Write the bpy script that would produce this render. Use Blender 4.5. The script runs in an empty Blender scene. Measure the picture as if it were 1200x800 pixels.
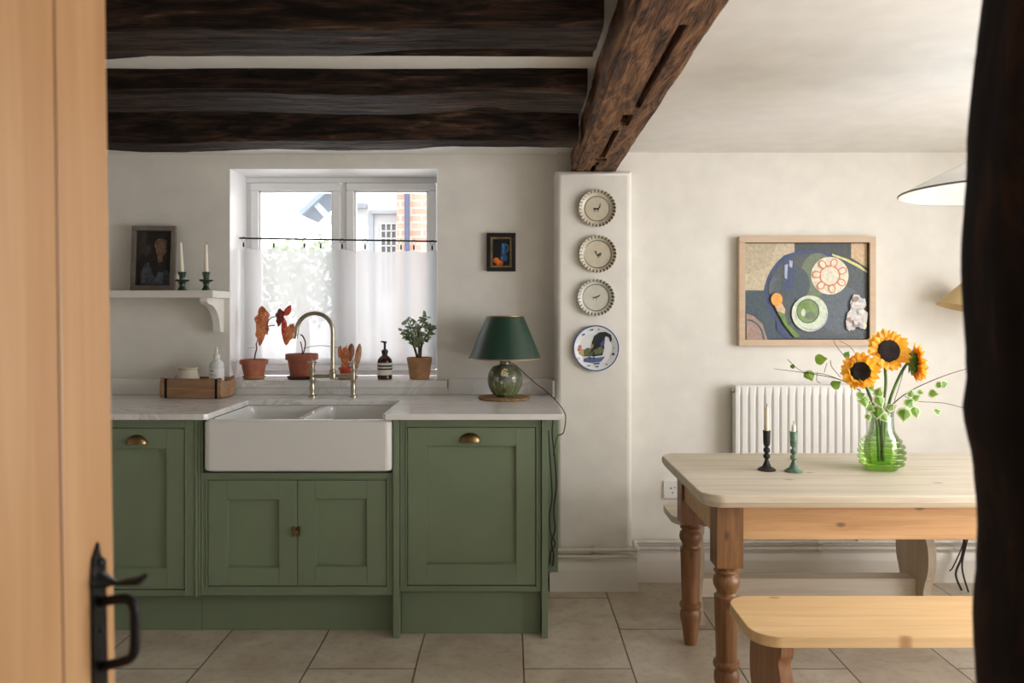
import bpy, bmesh, math, random
from mathutils import Vector, Matrix, noise as mnoise
PI = math.pi
SC = bpy.context.scene
COL = SC.collection
random.seed(7)

# ------------------------------------------------------------------ camera
F = 900.0            # focal length in pixels of the 1200 wide frame
CZ = 1.32            # eye height
cam_d = bpy.data.cameras.new('camera')
cam = bpy.data.objects.new('camera', cam_d); COL.objects.link(cam)
cam.location = (0, 0, CZ); cam.rotation_euler = (PI/2, 0, 0)
cam_d.sensor_width = 36; cam_d.lens = F/1200*36
cam_d.shift_y = -35/1200
cam_d.clip_start = 0.02
cam_d.dof.use_dof = True; cam_d.dof.focus_distance = 3.3; cam_d.dof.aperture_fstop = 4.0
SC.camera = cam

# ------------------------------------------------------------------ world, lights, exposure
def lin(c):
    return tuple(((v/255)/12.92 if v/255 <= .04045 else ((v/255+.055)/1.055)**2.4) for v in c) + (1,)
w = bpy.data.worlds.new('overcast_sky'); SC.world = w; w.use_nodes = True
bg = w.node_tree.nodes['Background']
bg.inputs['Color'].default_value = (0.96, 0.98, 1.0, 1); bg.inputs['Strength'].default_value = 3.4

def area(name, loc, rot, sx, sy, power, col, spread=PI):
    d = bpy.data.lights.new(name, 'AREA'); d.shape = 'RECTANGLE'; d.size = sx; d.size_y = sy
    d.energy = power; d.color = col; d.spread = spread
    o = bpy.data.objects.new(name, d); COL.objects.link(o); o.location = loc; o.rotation_euler = rot
    return o
# daylight coming in through the window openings
area('daylight_dining_window', (2.90, 1.95, 1.08), (0, PI/2-.32, 0), 1.75, 1.6, 80, (0.985, 0.99, 1.0))
area('daylight_hall_window', (2.86, -0.35, 1.4), (0, PI/2-.25, 0), 1.1, 1.5, 29, (0.985, 0.985, 1.0))
area('daylight_kitchen_window', (-0.886, 4.42, 1.55), (-PI/2-.25, 0, 0), 1.0, 1.1, 12, (0.96, 0.98, 1.0))
SC.view_settings.view_transform = 'Standard'
try: SC.view_settings.look = 'None'
except Exception: pass
SC.view_settings.gamma = 1.0; SC.view_settings.use_curve_mapping = False
SC.view_settings.exposure = 0.0
SC.cycles.use_denoising = True
SC.cycles.max_bounces = 10; SC.cycles.diffuse_bounces = 6; SC.cycles.transparent_max_bounces = 12

# ------------------------------------------------------------------ helpers
def P(px, py, Y):                 # world point seen at a pixel of the 1200x800 frame, at real depth Y
    return Vector(((px-600)/F*Y, Y, CZ-(py-365)/F*Y))

class MB:
    def __init__(s): s.bm = bmesh.new()
    def merge(s, t, M=None, mi=0):
        if M is not None: bmesh.ops.transform(t, matrix=M, verts=t.verts)
        vm = {v: s.bm.verts.new(v.co) for v in t.verts}
        for f in t.faces:
            try:
                g = s.bm.faces.new([vm[v] for v in f.verts]); g.material_index = mi if mi is not None else f.material_index
            except ValueError: pass
        t.free(); return s
    def box(s, x0, x1, y0, y1, z0, z1, bev=0, mi=0, seg=2, M=None):
        t = bmesh.new(); bmesh.ops.create_cube(t, size=1)
        for v in t.verts:
            v.co = Vector(((x0+x1)/2+v.co.x*(x1-x0), (y0+y1)/2+v.co.y*(y1-y0), (z0+z1)/2+v.co.z*(z1-z0)))
        if bev: bmesh.ops.bevel(t, geom=t.edges[:], offset=bev, segments=seg, profile=.5, affect='EDGES')
        return s.merge(t, M, mi)
    def lathe(s, prof, seg=32, M=None, mi=0, wob=None, capb=True, capt=True):
        t = bmesh.new(); rings = []
        for (r, z) in prof:
            ring = []
            for i in range(seg):
                a = 2*PI*i/seg; rr = r if wob is None else wob(r, z, a)
                ring.append(t.verts.new((rr*math.cos(a), rr*math.sin(a), z)))
            rings.append(ring)
        for a, b in zip(rings, rings[1:]):
            for i in range(seg):
                j = (i+1) % seg; t.faces.new((a[i], a[j], b[j], b[i]))
        if capb: t.faces.new(rings[0][::-1])
        if capt: t.faces.new(rings[-1])
        return s.merge(t, M, mi)
    def tube(s, pts, r, seg=10, mi=0, M=None, squash=1.0):
        pts = [Vector(p) for p in pts]; n = len(pts)
        rs = r if isinstance(r, (list, tuple)) else [r]*n
        t = bmesh.new(); tan = []
        for i in range(n):
            d = pts[min(i+1, n-1)]-pts[max(i-1, 0)]; tan.append(d.normalized() if d.length > 1e-9 else Vector((0, 0, 1)))
        up = Vector((0, 0, 1)) if abs(tan[0].z) < .9 else Vector((0, 1, 0))
        u = tan[0].cross(up).normalized(); rings = []
        for i in range(n):
            u = (u-tan[i]*u.dot(tan[i])).normalized(); v = tan[i].cross(u)
            rings.append([t.verts.new(pts[i]+(u*math.cos(2*PI*k/seg)+v*math.sin(2*PI*k/seg)*squash)*rs[i]) for k in range(seg)])
        for a, b in zip(rings, rings[1:]):
            for i in range(seg):
                j = (i+1) % seg; t.faces.new((a[i], a[j], b[j], b[i]))
        t.faces.new(rings[0][::-1]); t.faces.new(rings[-1])
        return s.merge(t, M, mi)
    def prism(s, poly, d0, d1, M=None, mi=0, bev=0):     # polygon in local XY, extruded from z=d0 to z=d1
        t = bmesh.new()
        a = [t.verts.new((x, y, d0)) for x, y in poly]; b = [t.verts.new((x, y, d1)) for x, y in poly]
        n = len(poly); bot = t.faces.new(a[::-1]); top = t.faces.new(b)
        for i in range(n):
            j = (i+1) % n; t.faces.new((a[i], a[j], b[j], b[i]))
        bmesh.ops.recalc_face_normals(t, faces=t.faces[:])
        if bev:
            es = [e for e in t.edges if any(f in (bot, top) for f in e.link_faces)]
            bmesh.ops.bevel(t, geom=es, offset=bev, segments=2, profile=.5, affect='EDGES')
        return s.merge(t, M, mi)
    def grid(s, fn, nu, nv, mi=0, M=None):
        t = bmesh.new(); g = [[t.verts.new(fn(i/nu, j/nv)) for j in range(nv+1)] for i in range(nu+1)]
        for i in range(nu):
            for j in range(nv): t.faces.new((g[i][j], g[i+1][j], g[i+1][j+1], g[i][j+1]))
        return s.merge(t, M, mi)
    def face(s, pts, mi=0):
        try:
            f = s.bm.faces.new([s.bm.verts.new(p) for p in pts]); f.material_index = mi
        except ValueError: pass
        return s
    def sphere(s, c, r, mi=0, sub=2, scale=(1, 1, 1)):
        t = bmesh.new(); bmesh.ops.create_icosphere(t, subdivisions=sub, radius=r)
        return s.merge(t, Matrix.Translation(c) @ Matrix.Diagonal((*scale, 1)), mi)
    def build(s, name, mats, parent=None, ang=38, loc=None, rot=None):
        me = bpy.data.meshes.new(name); s.bm.to_mesh(me); s.bm.free()
        if not isinstance(mats, (list, tuple)): mats = [mats]
        for m in mats: me.materials.append(m)
        me.shade_smooth()
        me.set_sharp_from_angle(angle=math.radians(ang))
        o = bpy.data.objects.new(name, me); COL.objects.link(o)
        if len(me.polygons) < 4000:
            wn_ = o.modifiers.new('WeightedNormal', 'WEIGHTED_NORMAL'); wn_.keep_sharp = True; wn_.weight = 80
        if parent is not None: o.parent = parent
        if loc is not None: o.location = loc
        if rot is not None: o.rotation_euler = rot
        return o

def thing(name, label, cat, loc=(0, 0, 0), rotz=0, group=None):
    o = bpy.data.objects.new(name, None); COL.objects.link(o); o.empty_display_size = .05
    o.location = loc; o.rotation_euler = (0, 0, rotz); o['label'] = label; o['category'] = cat
    if group: o['group'] = group
    return o
def tag(o, label, cat, group=None, kind=None):
    o['label'] = label; o['category'] = cat
    if group: o['group'] = group
    if kind: o['kind'] = kind
    return o
def struct(o, label=None):
    o['kind'] = 'structure'
    if label: o['label'] = label
    return o
def T(x, y, z): return Matrix.Translation((x, y, z))
def RX(a): return Matrix.Rotation(a, 4, 'X')
def RY(a): return Matrix.Rotation(a, 4, 'Y')
def RZ(a): return Matrix.Rotation(a, 4, 'Z')
def circ(cx, cy, r, n=28, ry=None, a0=0, a1=2*PI):
    ry = ry or r
    return [(cx+r*math.cos(a0+(a1-a0)*i/n), cy+ry*math.sin(a0+(a1-a0)*i/n)) for i in range(n)]
def spline(pts, n=8):
    pts = [Vector(p) for p in pts]; q = [pts[0]]+pts+[pts[-1]]; out = []
    for i in range(1, len(q)-2):
        for k in range(n):
            t = k/n; a, b, c, d = q[i-1], q[i], q[i+1], q[i+2]
            out.append(.5*((2*b)+(c-a)*t+(2*a-5*b+4*c-d)*t*t+(3*b-a-3*c+d)*t**3))
    out.append(pts[-1]); return out

# ------------------------------------------------------------------ materials
class NT:
    def __init__(s, name):
        s.m = bpy.data.materials.new(name); s.m.use_nodes = True; s.t = s.m.node_tree
        s.b = s.t.nodes['Principled BSDF']; s.out = s.t.nodes['Material Output']
    def n(s, typ, **kw):
        nd = s.t.nodes.new(typ)
        for k, v in kw.items(): setattr(nd, k, v)
        return nd
    def set(s, inp, v):
        if hasattr(v, 'links') or isinstance(v, bpy.types.NodeSocket): s.t.links.new(v, inp)
        else: inp.default_value = v
    def math(s, op, a, b=0.0, c=None, clamp=False):
        nd = s.n('ShaderNodeMath', operation=op); nd.use_clamp = clamp
        s.set(nd.inputs[0], a); s.set(nd.inputs[1], b)
        if c is not None: s.set(nd.inputs[2], c)
        return nd.outputs[0]
    def coord(s, scale=(1, 1, 1), kind='Object'):
        tc = s.n('ShaderNodeTexCoord'); mp = s.n('ShaderNodeMapping'); s.t.links.new(tc.outputs[kind], mp.inputs[0])
        mp.inputs['Scale'].default_value = scale; return mp.outputs[0]
    def noise(s, vec, scale, detail=4, rough=.55, dist=0):
        nd = s.n('ShaderNodeTexNoise'); s.t.links.new(vec, nd.inputs['Vector'])
        nd.inputs['Scale'].default_value = scale; nd.inputs['Detail'].default_value = detail
        nd.inputs['Roughness'].default_value = rough; nd.inputs['Distortion'].default_value = dist
        return nd.outputs[0]
    def ramp(s, fac, stops):
        nd = s.n('ShaderNodeValToRGB'); s.set(nd.inputs[0], fac); e = nd.color_ramp.elements
        while len(e) < len(stops): e.new(.5)
        for i, (p, c) in enumerate(stops):
            e[i].position = p; e[i].color = c if len(c) == 4 else lin(c)
        return nd.outputs[0]
    def mix(s, fac, a, b, mode='MIX'):
        nd = s.n('ShaderNodeMix', data_type='RGBA', blend_type=mode)
        s.set(nd.inputs[0], fac); s.set(nd.inputs[6], a); s.set(nd.inputs[7], b); return nd.outputs[2]
    def bump(s, h, strength, dist=.01):
        nd = s.n('ShaderNodeBump'); s.set(nd.inputs['Height'], h); nd.inputs['Strength'].default_value = strength
        nd.inputs['Distance'].default_value = dist; s.t.links.new(nd.outputs[0], s.b.inputs['Normal'])
    def sep(s, vec):
        nd = s.n('ShaderNodeSeparateXYZ'); s.t.links.new(vec, nd.inputs[0]); return nd.outputs

def plain(name, c, rough=.5, metal=0, var=0.0, vs=20, bump=0, bs=80, coat=0, spec=None, emit=None):
    k = NT(name); b = k.b
    b.inputs['Roughness'].default_value = rough; b.inputs['Metallic'].default_value = metal
    if coat: b.inputs['Coat Weight'].default_value = coat; b.inputs['Coat Roughness'].default_value = .08
    if spec is not None: b.inputs['Specular IOR Level'].default_value = spec
    v = k.coord()
    if var:
        nz = k.noise(v, vs, 5); c1 = tuple(max(0, x*(1-var)) for x in c); c2 = tuple(min(255, x*(1+var*.7)) for x in c)
        k.set(b.inputs['Base Color'], k.ramp(nz, [(.3, c1), (.7, c2)]))
    else: b.inputs['Base Color'].default_value = lin(c)
    if bump: k.bump(k.noise(v, bs, 4), bump)
    if emit: b.inputs['Emission Color'].default_value = lin(c); b.inputs['Emission Strength'].default_value = emit
    return k.m

def wood(name, stops, axis=0, rough=.5, freq=1.6, cross=14, knots=0, bump=.25, coat=0, knotc=(70, 45, 28), dist=1.2, nrm=2, bd=.006):
    k = NT(name); sc = [cross]*3; sc[axis] = freq
    v = k.coord(tuple(sc)); n1 = k.noise(v, 1.0, 6, .6, dist)
    sc2 = [cross*7]*3; sc2[axis] = freq*3; v2 = k.coord(tuple(sc2)); n2 = k.noise(v2, 1.0, 3, .6)
    f = k.math('ADD', k.math('MULTIPLY', n1, .78), k.math('MULTIPLY', n2, .22))
    col = k.ramp(f, stops)
    if knots:
        sc3 = [5.2]*3; sc3[axis] = 2.6; vk = k.coord(tuple(sc3)); sx_ = k.sep(vk); cv = k.n('ShaderNodeCombineXYZ')
        keep = [i for i in range(3) if i != nrm]; k.set(cv.inputs[0], sx_[keep[0]]); k.set(cv.inputs[1], sx_[keep[1]])
        vo = k.n('ShaderNodeTexVoronoi', voronoi_dimensions='2D'); k.t.links.new(cv.outputs[0], vo.inputs['Vector']); vo.inputs['Scale'].default_value = 1.0
        pick = k.math('GREATER_THAN', k.sep(vo.outputs['Color'])[0], .45)
        kf = k.ramp(vo.outputs['Distance'], [(0.0, (1, 1, 1, 1)), (.05*knots, (.8, .8, .8, 1)), (.11*knots, (0, 0, 0, 1))])
        col = k.mix(k.math('MULTIPLY', k.math('MULTIPLY', kf, .75), pick), col, lin(knotc))
    k.set(k.b.inputs['Base Color'], col); k.b.inputs['Roughness'].default_value = rough
    if coat: k.b.inputs['Coat Weight'].default_value = coat; k.b.inputs['Coat Roughness'].default_value = .2
    k.bump(f, bump, bd)
    return k.m

def plaster(name, c, bump=.25):
    k = NT(name); v = k.coord(); n1 = k.noise(v, 1.3, 3); n2 = k.noise(v, 9, 6)
    f = k.math('ADD', k.math('MULTIPLY', n1, .5), k.math('MULTIPLY', n2, .5))
    k.set(k.b.inputs['Base Color'], k.ramp(f, [(.35, tuple(x*.965 for x in c)), (.65, tuple(min(255, x*1.02) for x in c))]))
    k.b.inputs['Roughness'].default_value = .9
    h = k.math('ADD', k.math('MULTIPLY', k.noise(v, 2.2, 2), 1.0), k.math('MULTIPLY', k.noise(v, 60, 4), .04))
    k.bump(h, bump, .03); return k.m

M = {}
M['wall'] = plaster('wall_plaster', (227, 223, 215))
M['ceil'] = plaster('ceiling_plaster', (224, 221, 216))
M['trim'] = plain('white_gloss_trim', (226, 222, 214), .35, var=.02, vs=3)
M['pipe'] = plain('painted_pipe', (214, 208, 196), .35, var=.04, vs=30)
M['wframe'] = plain('white_window_paint', (240, 240, 240), .3)
M['green'] = plain('green_cabinet_paint', (116, 130, 105), .38, var=.03, vs=5, bump=.04, bs=40)
M['greend'] = plain('green_shade_gap', (40, 48, 35), .7)
M['ceramic'] = plain('white_fireclay', (226, 225, 222), .12, coat=.6)
M['brass'] = plain('aged_brass', (136, 110, 76), .34, 1, var=.25, vs=30)
M['tapm'] = plain('brushed_brass_nickel', (178, 170, 150), .28, 1, var=.08, vs=25)
M['iron'] = plain('black_iron', (18, 18, 19), .38, .6, bump=.3, bs=60)
M['dark'] = plain('dark_void', (12, 11, 10), .9)
M['terra'] = plain('terracotta', (182, 112, 86), .8, var=.14, vs=14, bump=.15)
M['terrad'] = plain('terracotta_dusky', (166, 96, 74), .75, var=.14, vs=12, bump=.15)
M['terrap'] = plain('terracotta_pale', (176, 134, 96), .85, var=.16, vs=18, bump=.2)
M['saucerd'] = plain('dark_saucer', (58, 46, 42), .6)
M['soil'] = plain('soil', (46, 34, 26), 1, var=.4, vs=60, bump=.8, bs=70)
M['wax'] = plain('candle_wax', (232, 224, 206), .45); M['wax'].node_tree.nodes['Principled BSDF'].inputs['Subsurface Weight'].default_value = .15
M['waxy'] = plain('ivory_candle_wax', (228, 214, 186), .45)
M['wick'] = plain('burnt_wick', (25, 22, 20), .9)
M['gceram'] = plain('dark_green_glaze', (38, 62, 42), .18, var=.45, vs=30, coat=.5)
M['cream'] = plain('cream_glaze', (206, 196, 176), .35, var=.06)
M['blackcs'] = plain('charcoal_metal', (44, 42, 41), .55, .4, bump=.2)
M['greencs'] = plain('verdigris_metal', (98, 122, 104), .5, .2, var=.35, vs=40)
M['cable'] = plain('cord_brown', (92, 74, 52), .6)
M['cabled'] = plain('cord_dark', (38, 34, 30), .6)
M['whiteplas'] = plain('white_plastic', (228, 227, 223), .35)
M['enamel'] = plain('white_enamel', (224, 226, 224), .2, coat=.4)
M['rope'] = plain('woven_seagrass', (156, 122, 82), .85, var=.3, vs=60, bump=.8, bs=90)
M['black'] = plain('black_plastic', (20, 19, 20), .35)

# wood
M['joist'] = wood('dark_oak_joist', [(.36, (10, 7, 5)), (.48, (34, 24, 18)), (.6, (70, 50, 38)), (.74, (136, 108, 86))], 0, .7, 4.0, 30, bump=1.0, dist=.8, bd=.025)
M['beam'] = wood('brown_oak_beam', [(.34, (28, 18, 12)), (.44, (80, 53, 35)), (.56, (128, 89, 58)), (.72, (156, 120, 84))], 1, .6, 5.0, 30, bump=1.0, dist=.8, bd=.02)
M['post'] = wood('near_black_oak_post', [(.3, (12, 9, 8)), (.5, (30, 22, 18)), (.75, (84, 52, 32))], 2, .8, 2.2, 8, bump=.8)
for q_ in ('joist', 'beam', 'post'): M[q_].node_tree.nodes['Principled BSDF'].inputs['Specular IOR Level'].default_value = .18
M['doorw'] = wood('golden_pine_door', [(.25, (152, 108, 68)), (.5, (168, 126, 84)), (.75, (184, 146, 104))], 2, .42, .7, 16, knots=0, bump=.05, coat=.25)
M['pinetop'] = wood('scrubbed_pine_top', [(.3, (184, 168, 146)), (.5, (204, 192, 172)), (.7, (214, 205, 190))], 0, .5, 1.2, 22, knots=.55, bump=.15, knotc=(128, 96, 70))
M['pineedge'] = wood('orange_pine_frame', [(.3, (170, 126, 82)), (.5, (198, 155, 108)), (.7, (212, 174, 130))], 0, .45, 1.2, 24, nrm=1, knots=.5, bump=.1)
M['pineleg'] = wood('brown_turned_pine', [(.3, (92, 60, 36)), (.5, (128, 88, 54)), (.7, (158, 116, 76))], 2, .4, 1.6, 26, nrm=1, knots=.5, bump=.1)
M['bench'] = wood('honey_pine_bench', [(.25, (194, 158, 112)), (.5, (216, 180, 132)), (.75, (228, 196, 152))], 0, .4, 1.1, 18, knots=.55, bump=.08, knotc=(150, 100, 56))
M['benchleg'] = wood('brown_pine_board', [(.25, (120, 80, 52)), (.5, (152, 108, 76)), (.75, (172, 130, 96))], 2, .5, 1.4, 26, bump=.1)
M['paleb'] = wood('pale_bleached_pine', [(.25, (180, 164, 142)), (.5, (206, 194, 176)), (.75, (218, 210, 196))], 0, .6, 1.3, 24, knots=.5, bump=.1)
M['palebv'] = wood('pale_bleached_pine_upright', [(.25, (158, 140, 120)), (.5, (184, 168, 146)), (.75, (202, 190, 170))], 2, .6, 1.3, 24, bump=.1)
M['crate'] = wood('brown_crate_wood', [(.25, (122, 90, 64)), (.5, (160, 124, 92)), (.75, (188, 152, 116))], 0, .75, 4, 30, knots=.6, bump=.3)
M['frameoak'] = wood('limed_wood_frame', [(.25, (186, 158, 130)), (.75, (206, 182, 156))], 0, .6, 2, 20, bump=.05)

# marble
def marble():
    k = NT('white_marble'); v = k.coord((1, 1.6, 1)); n = k.noise(v, 2.6, 8, .62, 1.6)
    vein = k.ramp(n, [(.455, (0, 0, 0, 1)), (.485, (1, 1, 1, 1)), (.5, (1, 1, 1, 1)), (.53, (0, 0, 0, 1))])
    n2 = k.noise(v, 1.1, 3); msk = k.ramp(n2, [(.42, (0, 0, 0, 1)), (.66, (.35, .35, .35, 1))])
    base = k.ramp(k.noise(v, 5, 4), [(.3, (224, 223, 221)), (.7, (236, 235, 233))])
    k.set(k.b.inputs['Base Color'], k.mix(k.math('MULTIPLY', vein, msk), base, lin((150, 146, 142))))
    k.b.inputs['Roughness'].default_value = .2; return k.m
M['marble'] = marble()

# stone floor: slabs in columns that run towards the wall, joints staggered from column to column
def floor_mat():
    k = NT('stone_slab_floor'); tc = k.n('ShaderNodeTexCoord'); s = k.sep(tc.outputs['Object'])
    cb = k.n('ShaderNodeCombineXYZ')
    wv = k.noise(tc.outputs['Object'], 1.2, 2)
    jit = k.math('MULTIPLY', k.math('SUBTRACT', wv, .5), .02)
    k.set(cb.inputs[0], k.math('ADD', k.math('ADD', s[1], -2.84+7), jit)); k.set(cb.inputs[1], k.math('ADD', k.math('ADD', s[0], -.043+4.0+.4), jit))
    br = k.n('ShaderNodeTexBrick'); k.t.links.new(cb.outputs[0], br.inputs['Vector'])
    br.offset = .5; br.inputs['Scale'].default_value = 1; br.inputs['Brick Width'].default_value = .7
    br.inputs['Row Height'].default_value = .4; br.inputs['Mortar Size'].default_value = .0035; br.inputs['Mortar Smooth'].default_value = .2
    br.inputs['Bias'].default_value = 0
    br.inputs['Color1'].default_value = lin((198, 186, 170)); br.inputs['Color2'].default_value = lin((208, 198, 184)); br.inputs['Mortar'].default_value = lin((112, 98, 84))
    n = k.noise(tc.outputs['Object'], 5, 8, .6, .4); n2 = k.noise(tc.outputs['Object'], 26, 6, .6)
    mot = k.ramp(n, [(.35, (226, 220, 212)), (.62, (255, 255, 252))]); mot2 = k.ramp(n2, [(.3, (236, 232, 226)), (.5, (255, 255, 255))])
    c = k.mix(1.0, br.outputs['Color'], mot, 'MULTIPLY'); c = k.mix(1.0, c, mot2, 'MULTIPLY')
    k.set(k.b.inputs['Base Color'], c); k.set(k.b.inputs['Roughness'], k.math('ADD', k.math('MULTIPLY', n, .3), .3))
    h = k.math('ADD', k.math('MULTIPLY', br.outputs['Fac'], -1.0), k.math('MULTIPLY', n, .25))
    k.bump(h, .5, .004); return k.m
M['floor'] = floor_mat()

def glassy(name, tint=(255, 255, 255), gloss=.08):
    k = NT(name); k.t.nodes.remove(k.b)
    tr = k.n('ShaderNodeBsdfTransparent'); tr.inputs[0].default_value = lin(tint)
    gl = k.n('ShaderNodeBsdfGlossy'); gl.inputs['Roughness'].default_value = .02
    fr = k.n('ShaderNodeLayerWeight'); fr.inputs[0].default_value = .25
    f = k.math('ADD', k.math('MULTIPLY', fr.outputs['Fresnel'], .7), gloss, clamp=True)
    mx = k.n('ShaderNodeMixShader'); k.t.links.new(f, mx.inputs[0]); k.t.links.new(tr.outputs[0], mx.inputs[1]); k.t.links.new(gl.outputs[0], mx.inputs[2])
    k.t.links.new(mx.outputs[0], k.out.inputs[0]); return k.m
M['pane'] = glassy('window_glass', gloss=.02)
M['amber'] = glassy('amber_glass', (120, 52, 30), .05)
M['clearb'] = glassy('clear_plastic', (225, 222, 220), .05)

def vase_mat():
    k = NT('green_ribbed_glass'); k.t.nodes.remove(k.b)
    tc = k.n('ShaderNodeTexCoord'); z = k.sep(tc.outputs['Object'])[2]
    g = k.ramp(k.math('DIVIDE', z, .24), [(0, (206, 238, 150)), (.25, (222, 242, 190)), (.5, (236, 246, 228)), (1, (244, 249, 242))])
    tr = k.n('ShaderNodeBsdfTransparent'); k.set(tr.inputs[0], g)
    gl = k.n('ShaderNodeBsdfGlossy'); gl.inputs['Roughness'].default_value = .04
    tl = k.n('ShaderNodeBsdfTranslucent'); k.set(tl.inputs[0], g)
    fr = k.n('ShaderNodeLayerWeight'); fr.inputs[0].default_value = .35
    m1 = k.n('ShaderNodeMixShader'); m1.inputs[0].default_value = .07; k.t.links.new(tr.outputs[0], m1.inputs[1]); k.t.links.new(tl.outputs[0], m1.inputs[2])
    mx = k.n('ShaderNodeMixShader'); k.t.links.new(k.math('MULTIPLY', fr.outputs['Fresnel'], .7, clamp=True), mx.inputs[0]); k.t.links.new(m1.outputs[0], mx.inputs[1]); k.t.links.new(gl.outputs[0], mx.inputs[2])
    k.t.links.new(mx.outputs[0], k.out.inputs[0]); return k.m
M['vase'] = vase_mat()

def cloth_mat():
    k = NT('sheer_cotton_voile'); k.t.nodes.remove(k.b)
    df = k.n('ShaderNodeBsdfDiffuse'); df.inputs[0].default_value = lin((232, 232, 232))
    tl = k.n('ShaderNodeBsdfTranslucent'); tl.inputs[0].default_value = lin((182, 183, 185))
    tr = k.n('ShaderNodeBsdfTransparent'); tr.inputs[0].default_value = (1, 1, 1, 1)
    m1 = k.n('ShaderNodeMixShader'); m1.inputs[0].default_value = .62; k.t.links.new(df.outputs[0], m1.inputs[1]); k.t.links.new(tl.outputs[0], m1.inputs[2])
    m2 = k.n('ShaderNodeMixShader'); m2.inputs[0].default_value = .13; k.t.links.new(m1.outputs[0], m2.inputs[1]); k.t.links.new(tr.outputs[0], m2.inputs[2])
    k.t.links.new(m2.outputs[0], k.out.inputs[0]); return k.m
M['cloth'] = cloth_mat()

def leaf_mat(name, c1, c2, spot=None, sc=60, trans=.35, rough=.45, edge=None):
    k = NT(name); v = k.coord(); n = k.noise(v, 24, 3)
    col = k.ramp(n, [(.35, c1), (.65, c2)])
    if spot:
        vo = k.n('ShaderNodeTexVoronoi'); k.t.links.new(v, vo.inputs['Vector']); vo.inputs['Scale'].default_value = sc
        col = k.mix(k.ramp(vo.outputs['Distance'], [(.12, (1, 1, 1, 1)), (.24, (0, 0, 0, 1))]), col, lin(spot))
    k.set(k.b.inputs['Base Color'], col); k.b.inputs['Roughness'].default_value = rough
    tl = k.n('ShaderNodeBsdfTranslucent'); k.set(tl.inputs[0], col)
    mx = k.n('ShaderNodeMixShader'); mx.inputs[0].default_value = trans
    k.t.links.new(k.b.outputs[0], mx.inputs[1]); k.t.links.new(tl.outputs[0], mx.inputs[2]); k.t.links.new(mx.outputs[0], k.out.inputs[0])
    return k.m
M['bego'] = leaf_mat('orange_spotted_leaf', (172, 92, 52), (206, 130, 82), (238, 214, 182), 95)
M['begd'] = leaf_mat('dark_red_spotted_leaf', (84, 34, 32), (122, 50, 46), (214, 160, 140), 100)
M['begr'] = leaf_mat('red_spotted_leaf', (168, 48, 36), (206, 84, 58), (236, 176, 150), 95)
M['begt'] = leaf_mat('tan_spotted_leaf', (164, 116, 74), (196, 148, 100), (230, 208, 172), 130)
M['bstem'] = plain('brown_stem', (98, 62, 44), .7, var=.2)
M['bstemp'] = plain('pale_plant_stem', (170, 174, 110), .7)
M['jade'] = leaf_mat('jade_leaf', (96, 122, 84), (150, 168, 130), None, trans=.3, rough=.3)
M['jstem'] = plain('jade_stem', (86, 78, 58), .8, var=.2)
M['petal'] = leaf_mat('sunflower_petal', (250, 176, 36), (255, 214, 80), trans=.4)
M['petaly'] = leaf_mat('pale_sunflower_petal', (240, 164, 40), (252, 200, 84), trans=.45)
M['seed'] = plain('sunflower_disc', (28, 16, 12), .95, var=.5, vs=120, bump=1, bs=200)
M['sstem'] = plain('sunflower_stem', (98, 132, 66), .6, var=.15)
M['sleaf'] = leaf_mat('fresh_leaf', (92, 142, 40), (150, 186, 74), trans=.45)
M['sleafv'] = leaf_mat('leaf_cream_margin', (196, 206, 150), (228, 232, 200), trans=.45)
M['twig'] = plain('dark_twig', (66, 44, 36), .8)

# ------------------------------------------------------------------ room shell
YK, YP, YD = 3.81, 3.645, 3.766        # kitchen wall, pier front, dining wall
ZC = 2.10
XL, XR, YB = -2.7, 2.8, -1.7
WX0, WX1, WZ0, WZ1 = -1.403, -.369, .955, 2.03      # kitchen window opening
PX0, PX1 = .208, .571

struct(MB().box(XL-.2, XR+.2, YB-.2, 4.16, -.1, 0).build('floor', M['floor']))
struct(MB().box(XL-.2, XR+.2, YB-.2, 4.16, ZC, ZC+.12).build('ceiling', M['ceil']))
m = MB()
m.box(XL-.2, WX0, YK, 4.166, 0, ZC); m.box(WX1, PX0+.05, YK, 4.166, 0, ZC)
m.box(WX0, WX1, YK, 4.166, 0, WZ0-.005); m.box(WX0, WX1, YK, 4.166, WZ1, ZC)
struct(m.build('wall_kitchen', M['wall']))
# pier with softened corners and a softened top
m = MB(); t = bmesh.new(); bmesh.ops.create_cube(t, size=1)
for v in t.verts: v.co = Vector(((PX0+PX1)/2+v.co.x*(PX1-PX0), (YP+4.16)/2+v.co.y*(4.16-YP), 1.99/2+v.co.z*1.99))
es = [e for e in t.edges if all(v.co.y < YP+.01 for v in e.verts) and not all(v.co.z < .01 for v in e.verts)]
bmesh.ops.bevel(t, geom=es, offset=.028, segments=4, profile=.5, affect='EDGES')
m.merge(t); m.box(PX0+.02, PX1+.1, YP+.12, 4.16, 1.95, ZC)
struct(m.build('wall_pier', M['wall']))
struct(MB().box(PX1-.01, XR+.2, YD, 4.16, 0, ZC).build('wall_dining', M['wall']))
struct(MB().box(.735, XR, .83, .91, 0, ZC).build('wall_light_blocker', M['wall']))  # unseen wall beside the post, added to keep hall daylight off the kitchen
struct(MB().box(XL-.2, XL, YB, YK, 0, ZC).build('wall_left', M['wall']))
struct(MB().box(XL, XR, YB-.2, YB, 0, ZC).build('wall_rear', M['wall']))
# right wall with two window openings
m = MB()
ops = [(-1.1, .4, .85, 1.95), (1.12, 2.8, .1, 1.98)]
ys = [YB-.2, ops[0][0], ops[0][1], ops[1][0], ops[1][1], YD]
for a, b in ((0, 1), (2, 3), (4, 5)): m.box(XR, XR+.25, ys[a], ys[b], 0, ZC)
for y0, y1, z0, z1 in ops: m.box(XR, XR+.25, y0, y1, 0, z0); m.box(XR, XR+.25, y0, y1, z1, ZC)
struct(m.build('wall_right', M['wall']))

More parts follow.
